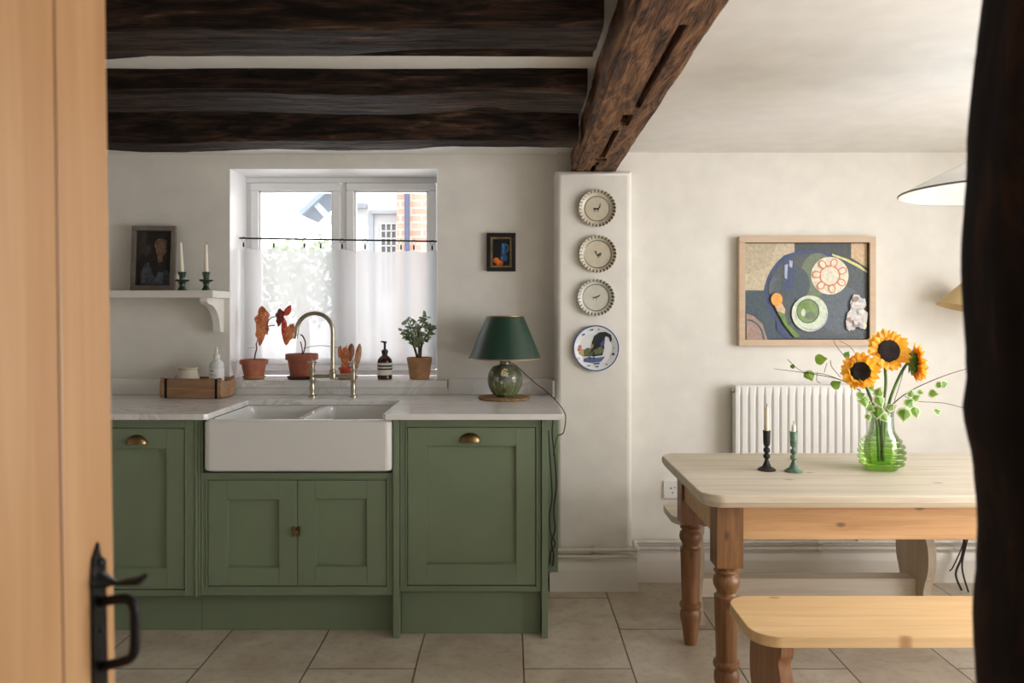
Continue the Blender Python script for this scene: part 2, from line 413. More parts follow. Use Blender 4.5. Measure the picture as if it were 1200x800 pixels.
def casement_window(name, M4, w, h, n, fr=.040, label=None):
    """window in local XZ plane centred on x, z from 0; depth along +y"""
    m = MB(); o = .028
    m.box(-w/2, w/2, 0, .07, 0, o, .004, M=M4); m.box(-w/2, w/2, 0, .07, h-o, h, .004, M=M4)
    m.box(-w/2, -w/2+o, 0, .07, o, h-o, .004, M=M4); m.box(w/2-o, w/2, 0, .07, o, h-o, .004, M=M4)
    iw = (w-2*o); cw = iw/n
    for i in range(1, n):
        x = -w/2+o+cw*i; m.box(x-.013, x+.013, 0, .07, o, h-o, .003, M=M4)
    root = m.build(name, M['wframe']); struct(root, label)
    for i in range(n):
        x0 = -w/2+o+cw*i+(.013 if i else 0)+.003; x1 = -w/2+o+cw*(i+1)-(.013 if i < n-1 else 0)-.003
        c = MB(); z0, z1 = o+.003, h-o-.003; yy0, yy1 = -.018, .045
        c.box(x0, x1, yy0, yy1, z0, z0+fr+.01, .005, M=M4); c.box(x0, x1, yy0, yy1, z1-fr, z1, .005, M=M4)
        c.box(x0, x0+fr, yy0, yy1, z0+fr, z1-fr, .005, M=M4); c.box(x1-fr, x1, yy0, yy1, z0+fr, z1-fr, .005, M=M4)
        # stepped glazing bead
        b = .009; c.box(x0+fr-.001, x0+fr+b, -.004, .03, z0+fr, z1-fr, .002, M=M4); c.box(x1-fr-b, x1-fr+.001, -.004, .03, z0+fr, z1-fr, .002, M=M4)
        c.box(x0+fr, x1-fr, -.004, .03, z0+fr, z0+fr+b+.008, .002, M=M4); c.box(x0+fr, x1-fr, -.004, .03, z1-fr-b, z1-fr, .002, M=M4)
        cs = c.build('casement_frame', M['wframe'], root)
        MB().box(x0+fr, x1-fr, .01, .016, z0+fr, z1-fr, M=M4).build('pane', M['pane'], cs)
    return root
casement_window('window_1', T((WX0+WX1)/2, 4.045, WZ0+.03), WX1-WX0-.002, WZ1-WZ0-.034, 2)
# vertical stop strips at the frame edge: outer frame shows wide on the left
for i, (y0, y1, z0, z1) in enumerate(ops):
    casement_window('window_%d' % (2+i), T(XR+.12, (y0+y1)/2, z0) @ RZ(-PI/2), y1-y0, z1-z0, 2)

# marble sill of the kitchen window
m = MB(); m.box(WX0-.04, WX1+.05, YK-.035, YK, .945, .983, .004); m.box(WX0+.001, WX1-.001, YK-.004, 4.045, .95, .983, .002)
struct(m.build('trim_1', M['marble']), 'white marble window sill above the sink')

# white painted lining of the window recess
m = MB(); e_ = .004
m.box(WX0, WX0+e_, YK-.0005, 4.045, .984, WZ1).box(WX1-e_, WX1, YK-.0005, 4.045, .984, WZ1).box(WX0, WX1, YK-.0005, 4.045, WZ1-e_, WZ1)
struct(m.build('trim_2', M['wframe']), 'white painted reveal of the kitchen window')
# skirting boards
def skirt(poly_x0, poly_x1, y, name, h=.145, z=0):
    prof = [(0, 0), (.026, 0), (.026, .098), (.021, .104), (.023, .112), (.016, .122), (.016, .13), (.010, .138), (0, .145)]
    prof = [(a, b*h/.145) for a, b in prof]
    Mx = Matrix(((0, 0, 1, 0), (-1, 0, 0, y), (0, 1, 0, 0), (0, 0, 0, 1)))
    return MB().prism(prof, poly_x0, poly_x1, Mx)
struct(skirt(PX0-.03, PX1+.024, YP, 0).build('baseboard_pier', M['trim'], ang=60))
struct(skirt(PX1, XR, YD, 0, .152).build('baseboard_dining', M['trim'], ang=60))

# ------------------------------------------------------------------ old timbers
def rough_timber(name, p0, p1, wd, ht, mat, seed, amp=.012, nlen=160, slots=None, skew=0, under=None, nseg=14, big=.02):
    """timber from p0 to p1 (centre of underside), cross section wd x ht above that line"""
    p0, p1 = Vector(p0), Vector(p1); d = (p1-p0); L = d.length; d.normalize()
    upv = Vector((0, 0, 1)) if abs(d.z) < .5 else Vector((0, 1, 0))
    sd = d.cross(upv).normalized()
    ring = []
    for i in range(nseg): ring.append((-.5+i/nseg, 0))
    for i in range(nseg//2): ring.append((.5, i/(nseg//2)))
    for i in range(nseg//2): ring.append((.5-i/(nseg//2), 1))
    for i in range(nseg//2): ring.append((-.5, 1-i/(nseg//2)))
    m = MB(); bm = m.bm; rings = []
    for k in range(nlen+1):
        s = k/nlen*L; R = []
        for (a, b) in ring:
            q = Vector((s*1.3, a*3+seed*7.1, b*3+seed))
            low = mnoise.noise(Vector((s*1.6, seed*3.3+round(a*2), round(b))))*big
            f = mnoise.noise(q*2.0)*amp+mnoise.noise(Vector((s*9, a*9+seed, b*9)))*amp*.45+mnoise.noise(Vector((s*30, a*40+seed, b*30)))*amp*.18
            aa, bb = a, b
            ca = 1-.10*max(0, (abs(a)-.42)/.08) if b == 0 else 1      # worn arris
            x = aa*wd*ca; z = bb*ht
            if abs(a) == .5: x += math.copysign(f+low, a)
            if b == 0:
                z += abs(f)*.8+(abs(a) > .44)*.006+max(0, low)*.6
                if under: z += under(s, a)
                if slots:
                    for (s0, s1, a0, a1, aw, dep) in slots:
                        if s0 <= s <= s1:
                            ac = a0+(a1-a0)*(s-s0)/(s1-s0)
                            if abs(a-ac) < aw: z += dep
            R.append(bm.verts.new(p0+d*s+sd*(x+skew*b)+upv*z))
        rings.append(R)
    n = len(ring)
    for A, B in zip(rings, rings[1:]):
        for i in range(n):
            j = (i+1) % n; bm.faces.new((A[i], B[i], B[j], A[j]))
    bm.faces.new(rings[0]); bm.faces.new(rings[-1][::-1])
    bmesh.ops.recalc_face_normals(bm, faces=bm.faces[:])
    return m.build(name, mat, ang=50)
# three joists across the kitchen ceiling (front..back edge, right end)
jd = [(1.875, 2.13, .225, 1), (2.47, 2.76, .243, 2), (2.99, 3.19, .26, 3)]
jl = ['widest dark oak ceiling joist at the top edge of the picture, nearest the viewer',
      'middle dark oak ceiling joist between the other two above the kitchen',
      'dark oak ceiling joist closest to the window wall, with wavy underside']
for (y0, y1, xe, sdn), lb in zip(jd, jl):
    def und(s, a, k=sdn):
        x = XL+s; e = .004*math.sin(x*2.1+k*1.7)+.003*math.sin(x*7+k); bk = max(0, min(1, (-a-.15)/.3))
        if k == 1: e += bk*(.034*math.exp(-((x+.2)/.32)**2)+.006*math.sin(x*5))
        if k == 2: e += bk*(.020*math.exp(-((x+.09)/.07)**2)+.006*math.sin(x*4+1)+.004)
        if k == 3: e += -.016*math.exp(-((x+1.35)/.38)**2)+bk*.030*max(0, min(1, (x+.45)/.4))
        return e
    zbj = {1: 2.012, 2: 2.022, 3: 1.99}[sdn]
    o = rough_timber('ceiling_joist', (XL, (y0+y1)/2, zbj), (xe, (y0+y1)/2, zbj), y1-y0, ZC-zbj+.03, M['joist'], sdn, .008, 260, under=und, big=.012)
    tag(o, lb, 'beam', 'oak joists over the kitchen')
slots = [(.3, 1.03, .16, .16, .045, .06), (1.12, 1.26, .10, .10, .075, .07), (1.34, 1.85, .03, 0, .04, .045), (1.87, 1.93, 0, 0, .13, .05), (1.97, 2.25, -.03, -.06, .035, .04)]
o = rough_timber('ceiling_beam', (.36, 1.25, 1.988), (.396, 3.80, 1.988), .206, .14, M['beam'], 11, .007, 340, slots=[(a+.25, b+.25, c, d_, e, f_) for a, b, c, d_, e, f_ in slots], nseg=28, big=.010)
tag(o, 'heavy brown oak main beam with a long mortise slot underneath, resting on the plate pier', 'beam')
def post_under(s, a): return 0
m = MB(); bm = m.bm; rings = []
for k in range(121):
    z = ZC*k/120; R = []
    py = 365-(z-CZ)*F/.85
    prof_ = [(-400, 1146), (0, 1135), (100, 1125), (150, 1119), (250, 1115), (330, 1113), (400, 1115), (440, 1119), (470, 1114), (490, 1115), (530, 1123), (570, 1129), (610, 1131), (650, 1128), (720, 1124), (800, 1129), (2400, 1132)]
    py = 365-(z-CZ)*F/.93
    for (ya, xa), (yb, xb) in zip(prof_, prof_[1:]):
        if ya <= py <= yb: q_ = (py-ya)/(yb-ya); left = (xa+(xb-xa)*q_-600)/F*.93
    for i in range(40):
        a = 2*PI*i/40; cx, sy = math.cos(a), math.sin(a)
        p = 5; r = (abs(cx)**p+abs(sy)**p)**(-1/p)
        x = r*cx*.105; y = r*sy*.06
        f = mnoise.noise(Vector((x*14, y*14, z*9)))*.006+mnoise.noise(Vector((x*50, y*50, z*30)))*.003
        cx0 = left+.105
        R.append(bm.verts.new((cx0+x*(1+f*6), .87+y*(1+f*6), z)))
    rings.append(R)
for A, B in zip(rings, rings[1:]):
    for i in range(40): bm.faces.new((A[i], A[(i+1) % 40], B[(i+1) % 40], B[i]))
bm.faces.new(rings[0][::-1]); bm.faces.new(rings[-1])
tag(m.build('timber_post', M['post'], ang=60), 'near-black rough timber post in the right foreground', 'post')

# ------------------------------------------------------------------ pine door in the left foreground
root = thing('door_1', 'golden pine plank door standing open in the left foreground', 'door', (-.4685, .90, 0))
del root['category']; root['kind'] = 'structure'
root.rotation_euler = (0, 0, 0)
DM = T(0, 0, 1.25) @ RY(-.0145) @ T(0, 0, -1.25)
ye = [0, -.103, -.25, -.40, -.55, -.70]
for i in range(5):
    MB().box(-.03, 0, ye[i+1]+.0012, ye[i]-.0012, .008, 1.98, .0035, M=DM).build('door_board', M['doorw'], root)
MB().box(-.058, -.031, -.70, -.01, .25, .37, .003, M=DM).box(-.058, -.031, -.70, -.01, 1.6, 1.72, .003, M=DM).build('ledge', M['doorw'], root)
# thumb latch: plate, thumb lever, D pull
zt = 1.058
DH = DM @ T(0, -.034, 0)
lt = MB()
pl = [(-.0145, -.30), (.0145, -.30), (.0145, 0-.045), (.0145, -.02), (.004, -.012), (0, .004), (-.012, -.012), (-.0145, -.03)]
Mp = DH @ Matrix(((0, 0, 1, 0), (1, 0, 0, -.0), (0, 1, 0, 0), (0, 0, 0, 1)))
# local poly: u along +Y, v along z
lt.prism(pl, 0, .004, DH @ T(0, .0, zt) @ Matrix(((0, 0, 1, 0), (1, 0, 0, -.006+.0), (0, 1, 0, 0), (0, 0, 0, 1))) @ T(0, 0, 0), bev=.001)
for zz in (-.02, -.095): lt.sphere(DH @ Vector((.005, -.006, zt+zz)), .004, scale=(.6, 1, 1))
plate = lt.build('latch_plate', M['iron'], root, loc=(0, 0, 0))
lt = MB(); q = [DH @ Vector(p) for p in ((.002, -.006, zt-.038), (.012, -.006, zt-.041), (.022, -.006, zt-.042), (.036, -.008, zt-.040), (.050, -.010, zt-.038), (.056, -.012, zt-.033))]
lt.tube(q, [.017, .011, .0045, .008, .010, .006], 12, squash=.5)
lt.build('thumb_lever', M['iron'], plate)
lt = MB()
q = spline([(0, -.006, zt-.064), (.022, -.007, zt-.060), (.036, -.008, zt-.060), (.043, -.009, zt-.068), (.0445, -.010, zt-.085), (.0435, -.010, zt-.112), (.039, -.009, zt-.124), (.026, -.008, zt-.130), (0, -.006, zt-.136)], 6)
lt.tube([DH @ p for p in q], .0056, 12); lt.build('pull_handle', M['iron'], plate)

# ------------------------------------------------------------------ kitchen units
YF = 3.115        # front of the doors
def zf(y, s=289): return CZ-(y-365)/s
def xf(x, s=289): return (x-600)/s
def shaker(parent, x0, x1, z0, z1, ix0, ix1, iz0, iz1, name='door', y=0.0):
    m = MB(); t = .02
    m.box(x0, ix0, y, y+t, z0, z1, .0015); m.box(ix1, x1, y, y+t, z0, z1, .0015)
    m.box(ix0, ix1, y, y+t, z0, iz0, .0015); m.box(ix0, ix1, y, y+t, iz1, z1, .0015)
    d = m.build(name, M['green'], parent)
    p = MB(); p.box(ix0-.002, ix1+.002, y+.012, y+.019, iz0-.002, iz1+.002)
    b = .004
    p.build('door_panel', M['green'], d)
    q = MB()   # beading round the panel
    q.box(ix0, ix0+b, y+.004, y+.012, iz0, iz1, .001).box(ix1-b, ix1, y+.004, y+.012, iz0, iz1, .001)
    q.box(ix0, ix1, y+.004, y+.012, iz0, iz0+b, .001).box(ix0, ix1, y+.004, y+.012, iz1-b, iz1, .001)
    q.build('panel_bead', M['green'], d)
    return d
def frame_bits(m, x0, x1, z0, z1, dx0, dx1, dz0, dz1, y=0.0):
    g = .0028
    m.box(x0, dx0-g, y, y+.022, z0, z1, .001); m.box(dx1+g, x1, y, y+.022, z0, z1, .001)
    m.box(dx0-g, dx1+g, y, y+.022, z0, dz0-g, .001); m.box(dx0-g, dx1+g, y, y+.022, dz1+g, z1, .001)
    # cock bead round the opening
    b = .0055; yy = y-.004
    for a in ((dx0-g-b, dx0-g, dz0-g-b, dz1+g+b), (dx1+g, dx1+g+b, dz0-g-b, dz1+g+b)): m.box(a[0], a[1], yy, y+.01, a[2], a[3], .0015)
    for a in ((dx0-g, dx1+g, dz0-g-b, dz0-g), (dx0-g, dx1+g, dz1+g, dz1+g+b)): m.box(a[0], a[1], yy, y+.01, a[2], a[3], .0015)
def carcass(m, x0, x1, z0, z1, y0, y1):
    t = .018
    m.box(x0, x0+t, y0, y1, z0, z1).box(x1-t, x1, y0, y1, z0, z1).box(x0+t, x1-t, y0, y1, z0, z0+t).box(x0+t, x1-t, y1-t, y1, z0, z1)
def cup_pull(parent, x, z, y):
    m = MB(); 
    def fn(u, v):
        a = -PI/2+u*PI       # across
        b = v*PI/2
        return Vector((x+.039*math.sin(a), y-.024*math.cos(a)*math.sin(b+.15), z-.010+.028*math.cos(b)*(.35+.65*math.cos(a)) if v < 1 else z-.010))
    def g(u, v):
        a = PI*u; ph = v*PI/2
        return Vector((x-.043*math.cos(a)*1.0, y-.027*math.sin(a)*math.sin(ph), z-.016+.036*math.sin(a)*math.cos(ph)+.0*v))
    m.grid(g, 20, 8)
    m.grid(lambda u, v: (Vector(g(u, v))-Vector((x, y, z-.016)))*.93+Vector((x, y, z-.016)), 20, 8)
    m.box(x-.047, x+.047, y-.002, y+.0005, z-.018, z-.015, .001)
    return m.build('cup_handle', M['brass'], parent)
ZT = .885
# left unit
u = thing('base_cabinet', 'green base cabinet at the left, partly behind the pine door, with a brass cup handle', 'cabinet', (0, YF, 0), group='green kitchen base cabinets')
x0, x1 = -1.775, xf(228); dx0, dx1 = xf(103), xf(216)
dz0, dz1 = zf(690), zf(502)
m = MB(); frame_bits(m, x0, x1, zf(698), ZT, dx0, dx1, dz0, dz1); m.build('face_frame', M['green'], u)
m = MB(); carcass(m, x0, x1-.002, zf(698), ZT-.002, .023, .66); m.build('carcass', M['green'], u)
d = shaker(u, dx0, dx1, dz0, dz1, xf(126), xf(195), zf(666), zf(525)); cup_pull(d, xf(160), zf(515), 0)
MB().box(x0, x1, .07, .088, .0, zf(700), .001).build('plinth', M['green'], u)
# joint strip
MB().box(x1+.001, x1+.012, -.004, .04, zf(699), ZT, .003).box(x1+.0125, x1+.024, .0, .04, zf(698), ZT, .003).build('cover_strip', M['green'], u)
# further left unit mostly behind the door
u = thing('base_cabinet', 'green base cabinet furthest left under the worktop, behind the open pine door', 'cabinet', (0, YF, 0), group='green kitchen base cabinets')
m = MB(); frame_bits(m, -2.6, x0-.002, zf(698), ZT, -2.56, x0-.04, dz0, dz1); m.build('face_frame', M['green'], u)
m = MB(); carcass(m, -2.6, x0-.002, zf(698), ZT-.002, .023, .66); m.build('carcass', M['green'], u)
shaker(u, -2.56, x0-.04, dz0, dz1, -2.47, x0-.13, zf(666), zf(525)); MB().box(-2.6, x0-.002, .07, .088, .0, zf(700), .001).build('plinth', M['green'], u)
# sink unit
pl_l = 0
u = thing('sink_cabinet', 'low green two-door cabinet under the white sink', 'cabinet', (0, YF, 0), group='green kitchen base cabinets')
x0, x1 = x1+.026, xf(460.5)
zt = zf(554); dz0, dz1 = zf(686), zf(562.5)
ma, mb_, mc = xf(244), xf(348.6), xf(452.5)
m = MB(); frame_bits(m, x0, x1, zf(697), zt, ma, mc, dz0, dz1)
m.box(x0, x0+.006, 0, .03, zt, ZT).box(x1-.004, x1, 0, .03, zt, ZT); m.build('face_frame', M['green'], u)
m = MB(); carcass(m, x0, x1-.001, zf(697), zt-.01, .023, .66); m.box(x0, x0+.01, .03, .66, zt, ZT).box(x1-.008, x1-.001, .03, .66, zt, ZT); m.build('carcass', M['green'], u)
shaker(u, ma, mb_-.0013, dz0, dz1, xf(266), xf(327), zf(665), zf(585))
d = shaker(u, mb_+.0013, mc, dz0, dz1, xf(369.5), xf(430), zf(664), zf(584))
m = MB(); lx, lz = xf(347.5), zf(622)
m.box(lx-.018, lx-.003, -.005, 0, lz-.02, lz+.02, .003).box(lx+.001, lx+.016, -.005, 0, lz-.02, lz+.02, .003)
m.lathe([(.004, 0), (.004, .012), (.009, .016), (.009, .02), (.004, .023)], 14, T(lx+.004, -.004, lz) @ RX(PI/2)); m.tube([(lx-.012, -.008, lz+.008), (lx+.012, -.009, lz+.006)], .003)
m.lathe([(.0035, -.019), (.005, -.012), (.0035, 0), (.005, .012), (.0035, .019)], 10, T(lx-.009, -.007, lz))
m.build('cupboard_catch', M['brass'], d)
MB().box(x0-.0245, x1, .07, .088, .0, zf(699), .001).build('plinth', M['green'], u)
# right unit with end panels to the floor
u = thing('base_cabinet', 'tall green cabinet right of the sink, single door with a copper-brown cup handle', 'cabinet', (0, YF, 0), group='green kitchen base cabinets')
x0, x1 = xf(469), xf(634); dx0, dx1 = xf(478), xf(627.5); dz0, dz1 = zf(685.5), zf(501)
for (a, b) in ((xf(461), xf(468.3)), (xf(634.7), xf(642))):
    MB().box(a, b, -.012, .66, 0, ZT, .002).build('end_panel', M['green'], u)
m = MB(); frame_bits(m, x0, x1, zf(693), ZT, dx0, dx1, dz0, dz1); m.build('face_frame', M['green'], u)
m = MB(); carcass(m, x0, x1, zf(693), ZT-.002, .023, .66); m.build('carcass', M['green'], u)
d = shaker(u, dx0, dx1, dz0, dz1, xf(500), xf(605), zf(661), zf(522)); cup_pull(d, xf(551), zf(512.5), 0)
MB().box(x0, x1, .035, .053, 0, zf(697), .001).build('plinth', M['green'], u)
# green filler behind, next to the pier
tag(MB().box(.148, .205, 3.42, 3.44, .16, ZT).build('filler_board', M['green']), 'narrow dark green filler board in the gap between cabinet and pier', 'board')

# ------------------------------------------------------------------ worktop, upstand, sink
cx0, cx1, cyb, YW = -1.222, -.519, 3.565, 3.075
m = MB(); poly = [(-2.69, YW), (cx0-.012, YW), (cx0, YW+.012), (cx0, cyb), (cx1, cyb), (cx1, YW+.012), (cx1+.012, YW), (PX0-.006, YW), (PX0-.002, YW+.006), (PX0-.002, YK-.001), (-2.69, YK-.001)]
m.prism(poly, ZT+.0005, .91, bev=.0035)
tag(m.build('worktop', M['marble']), 'white marble kitchen worktop with a cut-out for the sink', 'worktop')
m = MB(); m.box(-2.69, WX0-.045, YK-.022, YK-.001, .9105, .99, .002); m.box(WX1+.055, PX0-.002, YK-.022, YK-.001, .9105, .99, .002); m.box(WX0-.045, WX1+.055, YK-.018, YK-.001, .9105, .944, .001)
m.box(PX0-.014, PX0-.002, YK-.14, YK-.022, .9105, .99, .002)
tag(m.build('upstand', M['marble']), 'low marble upstand along the back of the worktop', 'worktop')
# sink: outer shell with two bowls
sx0, sx1, sy0, sy1, sz0, sz1 = xf(237, 291), xf(460, 291), 3.09, 3.60, zf(553, 291), ZT-.001
def rrect(x0, x1, y0, y1, r, n=5):
    out = []
    for cx, cy, a in ((x1-r, y1-r, 0), (x0+r, y1-r, PI/2), (x0+r, y0+r, PI), (x1-r, y0+r, 3*PI/2)):
        for i in range(n+1): out.append((cx+r*math.cos(a+PI/2*i/n), cy+r*math.sin(a+PI/2*i/n)))
    return out
def loft(m, loops, close_last=True, flip=False, mi=0):
    bm = m.bm; R = [[bm.verts.new(p) for p in L] for L in loops]; n = len(R[0])
    for A, B in zip(R, R[1:]):
        for i in range(n):
            j = (i+1) % n; f = (A[i], A[j], B[j], B[i]); f = f[::-1] if flip else f
            g = bm.faces.new(f); g.material_index = mi
    if close_last: g = bm.faces.new(R[-1] if not flip else R[-1][::-1]); g.material_index = mi
    return R
sk = thing('belfast_sink', 'large white fireclay double-bowl farmhouse sink with deep apron', 'sink', ((sx0+sx1)/2, 3.345, sz0))
hx, hy, hh = (sx1-sx0)/2, (sy1-sy0)/2, sz1-sz0
m = MB(); bm = m.bm
out = [[(x, y, z) for x, y in rrect(-hx+i, hx-i, -hy+i, hy-i, .034)] for z, i in ((0, .012), (.004, .004), (.012, 0), (hh-.014, 0), (hh-.008, .0015), (hh-.003, .006), (hh, .013))]
RR = [[bm.verts.new(p) for p in L] for L in out]; n = len(RR[0])
for A, B in zip(RR, RR[1:]):
    for i in range(n): bm.faces.new((A[i], A[(i+1) % n], B[(i+1) % n], B[i]))
bm.faces.new(RR[0][::-1])
wl = .024
bowls = [(-hx+wl+.005, -.012), (.012, hx-wl-.005)]
tops = []
for a, b in bowls:
    lp = [[(x, y, z) for x, y in rrect(a+i, b-i, -hy+wl+i, hy-wl-i, .03)] for z, i in ((hh, -.0), (hh-.006, .004), (hh-.03, .006), (.05, .012), (.03, .03), (.025, .06))]
    R = loft(m, lp, True, flip=True); tops.append(R[0])
# rim face between outer loop and bowl loops
def ring_edges(r): return [bm.edges.get((r[i], r[(i+1) % len(r)])) for i in range(len(r))]
bmesh.ops.triangle_fill(bm, edges=ring_edges(RR[-1])+ring_edges(tops[0])+ring_edges(tops[1]), use_beauty=True, normal=(0, 0, 1))
bmesh.ops.recalc_face_normals(bm, faces=bm.faces[:])
m.build('basin', M['ceramic'], sk, ang=50)
for a, b in bowls:
    MB().lathe([(.0, .0262), (.03, .0262), (.036, .029), (.04, .0262)], 24, T((a+b)/2, .02, 0), capb=False).build('drain', M['tapm'], sk)

# ------------------------------------------------------------------ bridge mixer tap
tp = thing('bridge_mixer_tap', 'aged brass bridge mixer tap with tall swan-neck spout behind the sink', 'tap', (-.8635, 3.70, .9105))
m = MB(); zb = .100
for s in (-1, 1):
    x = s*.0985
    m.lathe([(.021, 0), (.021, .004), (.014, .008), (.011, .016), (.013, .03), (.014, .045), (.011, .058), (.0115, .07), (.015, .075), (.015, .08), (.0115, .084), (.0115, zb+.02), (.014, zb+.024), (.014, zb+.03), (.009, zb+.036), (.009, zb+.055), (.013, zb+.058), (.013, zb+.064), (.006, zb+.07)], 20, T(x, 0, 0))
m.tube([(-.0985, 0, zb), (0, 0, zb), (.0985, 0, zb)], .0105, 14)
m.lathe([(.010, zb-.016), (.017, zb-.012), (.018, zb), (.017, zb+.012), (.014, zb+.018), (.015, zb+.022), (.0145, zb+.028), (.011, zb+.034)], 20)
body = m.build('tap_body', M['tapm'], tp)
m = MB(); R = .087; zc = .315
pts = [(0, 0, zb+.03), (0, 0, .2), (0, 0, zc)]+[(-R+R*math.cos(a), -.0-.04*math.sin(a/2)*0, zc+R*math.sin(a)) for a in [PI*i/18 for i in range(1, 19)]]
pts += [(-2*R-.003, 0, zc-.02), (-2*R-.006, 0, zc-.033)]
m.tube(pts, .0105, 16); m.lathe([(.0125, 0), (.0125, .012)], 16, T(-2*R-.006, 0, zc-.036)); m.build('spout', M['tapm'], tp)
for s in (-1, 1):
    x = s*.0985; h = MB(); zz = zb+.066
    for k in range(4):
        a = PI/2*k+.35*s; dx, dy = math.cos(a), math.sin(a)
        h.tube([(x, 0, zz), (x+dx*.016, dy*.016, zz), (x+dx*.024, dy*.024, zz)], [.0035, .0035, .0055], 8)
    h.sphere((x, 0, zz+.003), .008); h.build('cross_handle', M['tapm'], tp)

# ------------------------------------------------------------------ shelf on the left with its things
sh = thing('wall_shelf', 'cream painted wall shelf on the kitchen wall left of the window', 'shelf', (-2.0, YK, 1.385))
MB().box(-.65, .607, -.235, -.001, 0, .034, .003).build('shelf_board', M['wall'], sh)
for bx in (-.3, .555):
    m = MB(); pr = [(0, 0), (-.215, 0), (-.215, -.018), (-.20, -.026)]
    for i in range(10):
        a = i/9*PI/2; pr.append((-.055-.14*(1-math.sin(a))-.0, -.03-.12*(1-math.cos(a))))
    pr += [(-.045, -.165), (0, -.165)]
    Mx = Matrix(((0, 0, 1, bx-.018), (1, 0, 0, 0), (0, 1, 0, 0), (0, 0, 0, 1)))
    m.prism(pr, 0, .036, Mx, bev=.0015); m.build('bracket', M['wall'], sh)
ZS = 1.4192
# portrait picture
def canvas_mats(cols, rough=.6, var=.25, vs=40, nm='paint'):
    return [plain('%s_%d' % (nm, i), c, rough, var=var, vs=vs, bump=.25, bs=60) for i, c in enumerate(cols)]
def paint(mats_idx_polys, S, ox, oy, y0=0, step=.00045):
    m = MB()
    for i, (mi, poly) in enumerate(mats_idx_polys):
        pts = [Vector(((x-ox)/S, y0-step*i, -(y-oy)/S)) for x, y in poly]
        m.face(pts, mi)
    return m
def frame4(m, w, h, t, d, mi=0, bev=.002, y0=0):
    m.box(-w/2, w/2, y0-d, y0, -h/2, -h/2+t, bev, mi).box(-w/2, w/2, y0-d, y0, h/2-t, h/2, bev, mi)
    m.box(-w/2, -w/2+t, y0-d, y0, -h/2+t, h/2-t, bev, mi).box(w/2-t, w/2, y0-d, y0, -h/2+t, h/2-t, bev, mi); return m
W_, H_ = .217, .318
pt = thing('framed_portrait', 'dark portrait painting in a grey-brown frame leaning on the shelf', 'picture', (-1.757, YK-.035, ZS+H_/2+.003))
pt.rotation_euler = (-.06, 0, 0)
mm = plain('grey_brown_frame', (122, 112, 103), .5, var=.1)
frame4(MB(), W_, H_, .024, .02, bev=.004).build('frame', mm, pt)
frame4(MB(), W_-.044, H_-.044, .006, .012, bev=.001).build('inner_slip', plain('dark_slip', (52, 44, 40), .6), pt)
cm = canvas_mats([(40, 34, 30), (62, 56, 50), (70, 76, 84), (116, 92, 70), (132, 112, 92), (88, 96, 108), (30, 24, 22), (96, 80, 58)], nm='portrait_paint', vs=60)
S8 = 8*250; mp = paint([(0, [(140, 85), (485, 85), (485, 655), (140, 655)]), (1, [(140, 85), (240, 85), (220, 300), (140, 400)]), (6, [(240, 90), (480, 90), (470, 220), (300, 230), (250, 180)]),
    (2, [(190, 640), (180, 520), (220, 430), (262, 405), (300, 470), (330, 560), (430, 480), (470, 520), (480, 650)]), (6, [(262, 405), (330, 380), (330, 560), (300, 520)]),
    (4, circ(372, 235, 58, 18, 60)), (3, [(328, 255), (345, 190), (400, 185), (442, 225), (440, 300), (400, 350), (360, 360), (330, 320)]), (7, [(318, 240), (330, 195), (372, 178), (430, 190), (440, 215), (372, 200), (340, 225)]),
    (6, circ(392, 278, 9, 10, 5)), (6, circ(425, 275, 7, 10, 4)), (5, [(200, 600), (205, 500), (255, 440), (245, 540), (235, 620)]), (3, [(345, 350), (395, 345), (400, 400), (360, 420)]), (6, [(430, 220), (470, 250), (460, 400), (430, 470), (440, 350)]), (1, circ(240, 290, 45, 14, 55)), (5, [(330, 600), (360, 500), (420, 520), (410, 610)])], S8, 312, 370, -.003)
mp.box(-.095, .095, -.002, .006, -.147, .147, 0, 6).build('canvas', cm, pt)
# green ceramic candle holders
def shelf_holder(x, y, lab, stub):
    t_ = thing('candle_holder', lab, 'candle holder', (x, y, ZS), group='green ceramic candle holders on the shelf')
    m = MB(); m.lathe([(.020, 0), (.021, .004), (.014, .018), (.013, .03), (.017, .04), (.031, .046), (.034, .052), (.030, .053), (.015, .047), (.012, .052), (.014, .066), (.018, .084), (.020, .088), (.016, .090), (.0115, .088), (.0115, .06)], 28, capt=True)
    m.build('holder_body', M['gceram'], t_)
    m = MB(); m.lathe([(.016, .0492), (.029, .0532), (.0325, .0535), (.034, .0528)], 28, capb=False, capt=False); m.build('drip_rim', M['cream'], t_)
    if stub: MB().lathe([(.010, .052), (.0095, .072), (.005, .082), (.0, .083)], 12, T(-.018, -.006, 0)).sphere((.016, -.008, .056), .009, scale=(1.3, 1, .6)).build('melted_stub', M['wax'], t_)
    return t_
def candle(x, y, z, h, r0, r1, lean, lab, mat, wick=True, grp=None):
    c = thing('taper_candle', lab, 'candle', (x, y, z), group=grp)
    m = MB(); m.lathe([(r0*.85, 0), (r0, .004), (r0, h*.1), (r1, h*.97), (r1*.5, h)], 18, RY(lean)); m.build('wax', mat, c)
    if wick: MB().tube([(0, 0, h-.004), (.001, 0, h+.012)], .0012, 6, M=RY(lean)).build('wick', M['wick'], c)
    return c
shelf_holder(-1.572, 3.66, 'dark green ceramic candle holder with melted stub, nearer the portrait', True)
shelf_holder(-1.457, 3.66, 'dark green ceramic candle holder with cream dish, nearer the shelf end', False)
candle(-1.572, 3.66, ZS+.066, .165, .0105, .0065, -.05, 'tapered white candle nearer the portrait on the shelf, leaning slightly', M['wax'], False, 'white candles on the shelf')
candle(-1.457, 3.66, ZS+.066, .155, .0105, .007, -.01, 'upright white candle nearer the window on the shelf', M['wax'], True, 'white candles on the shelf')

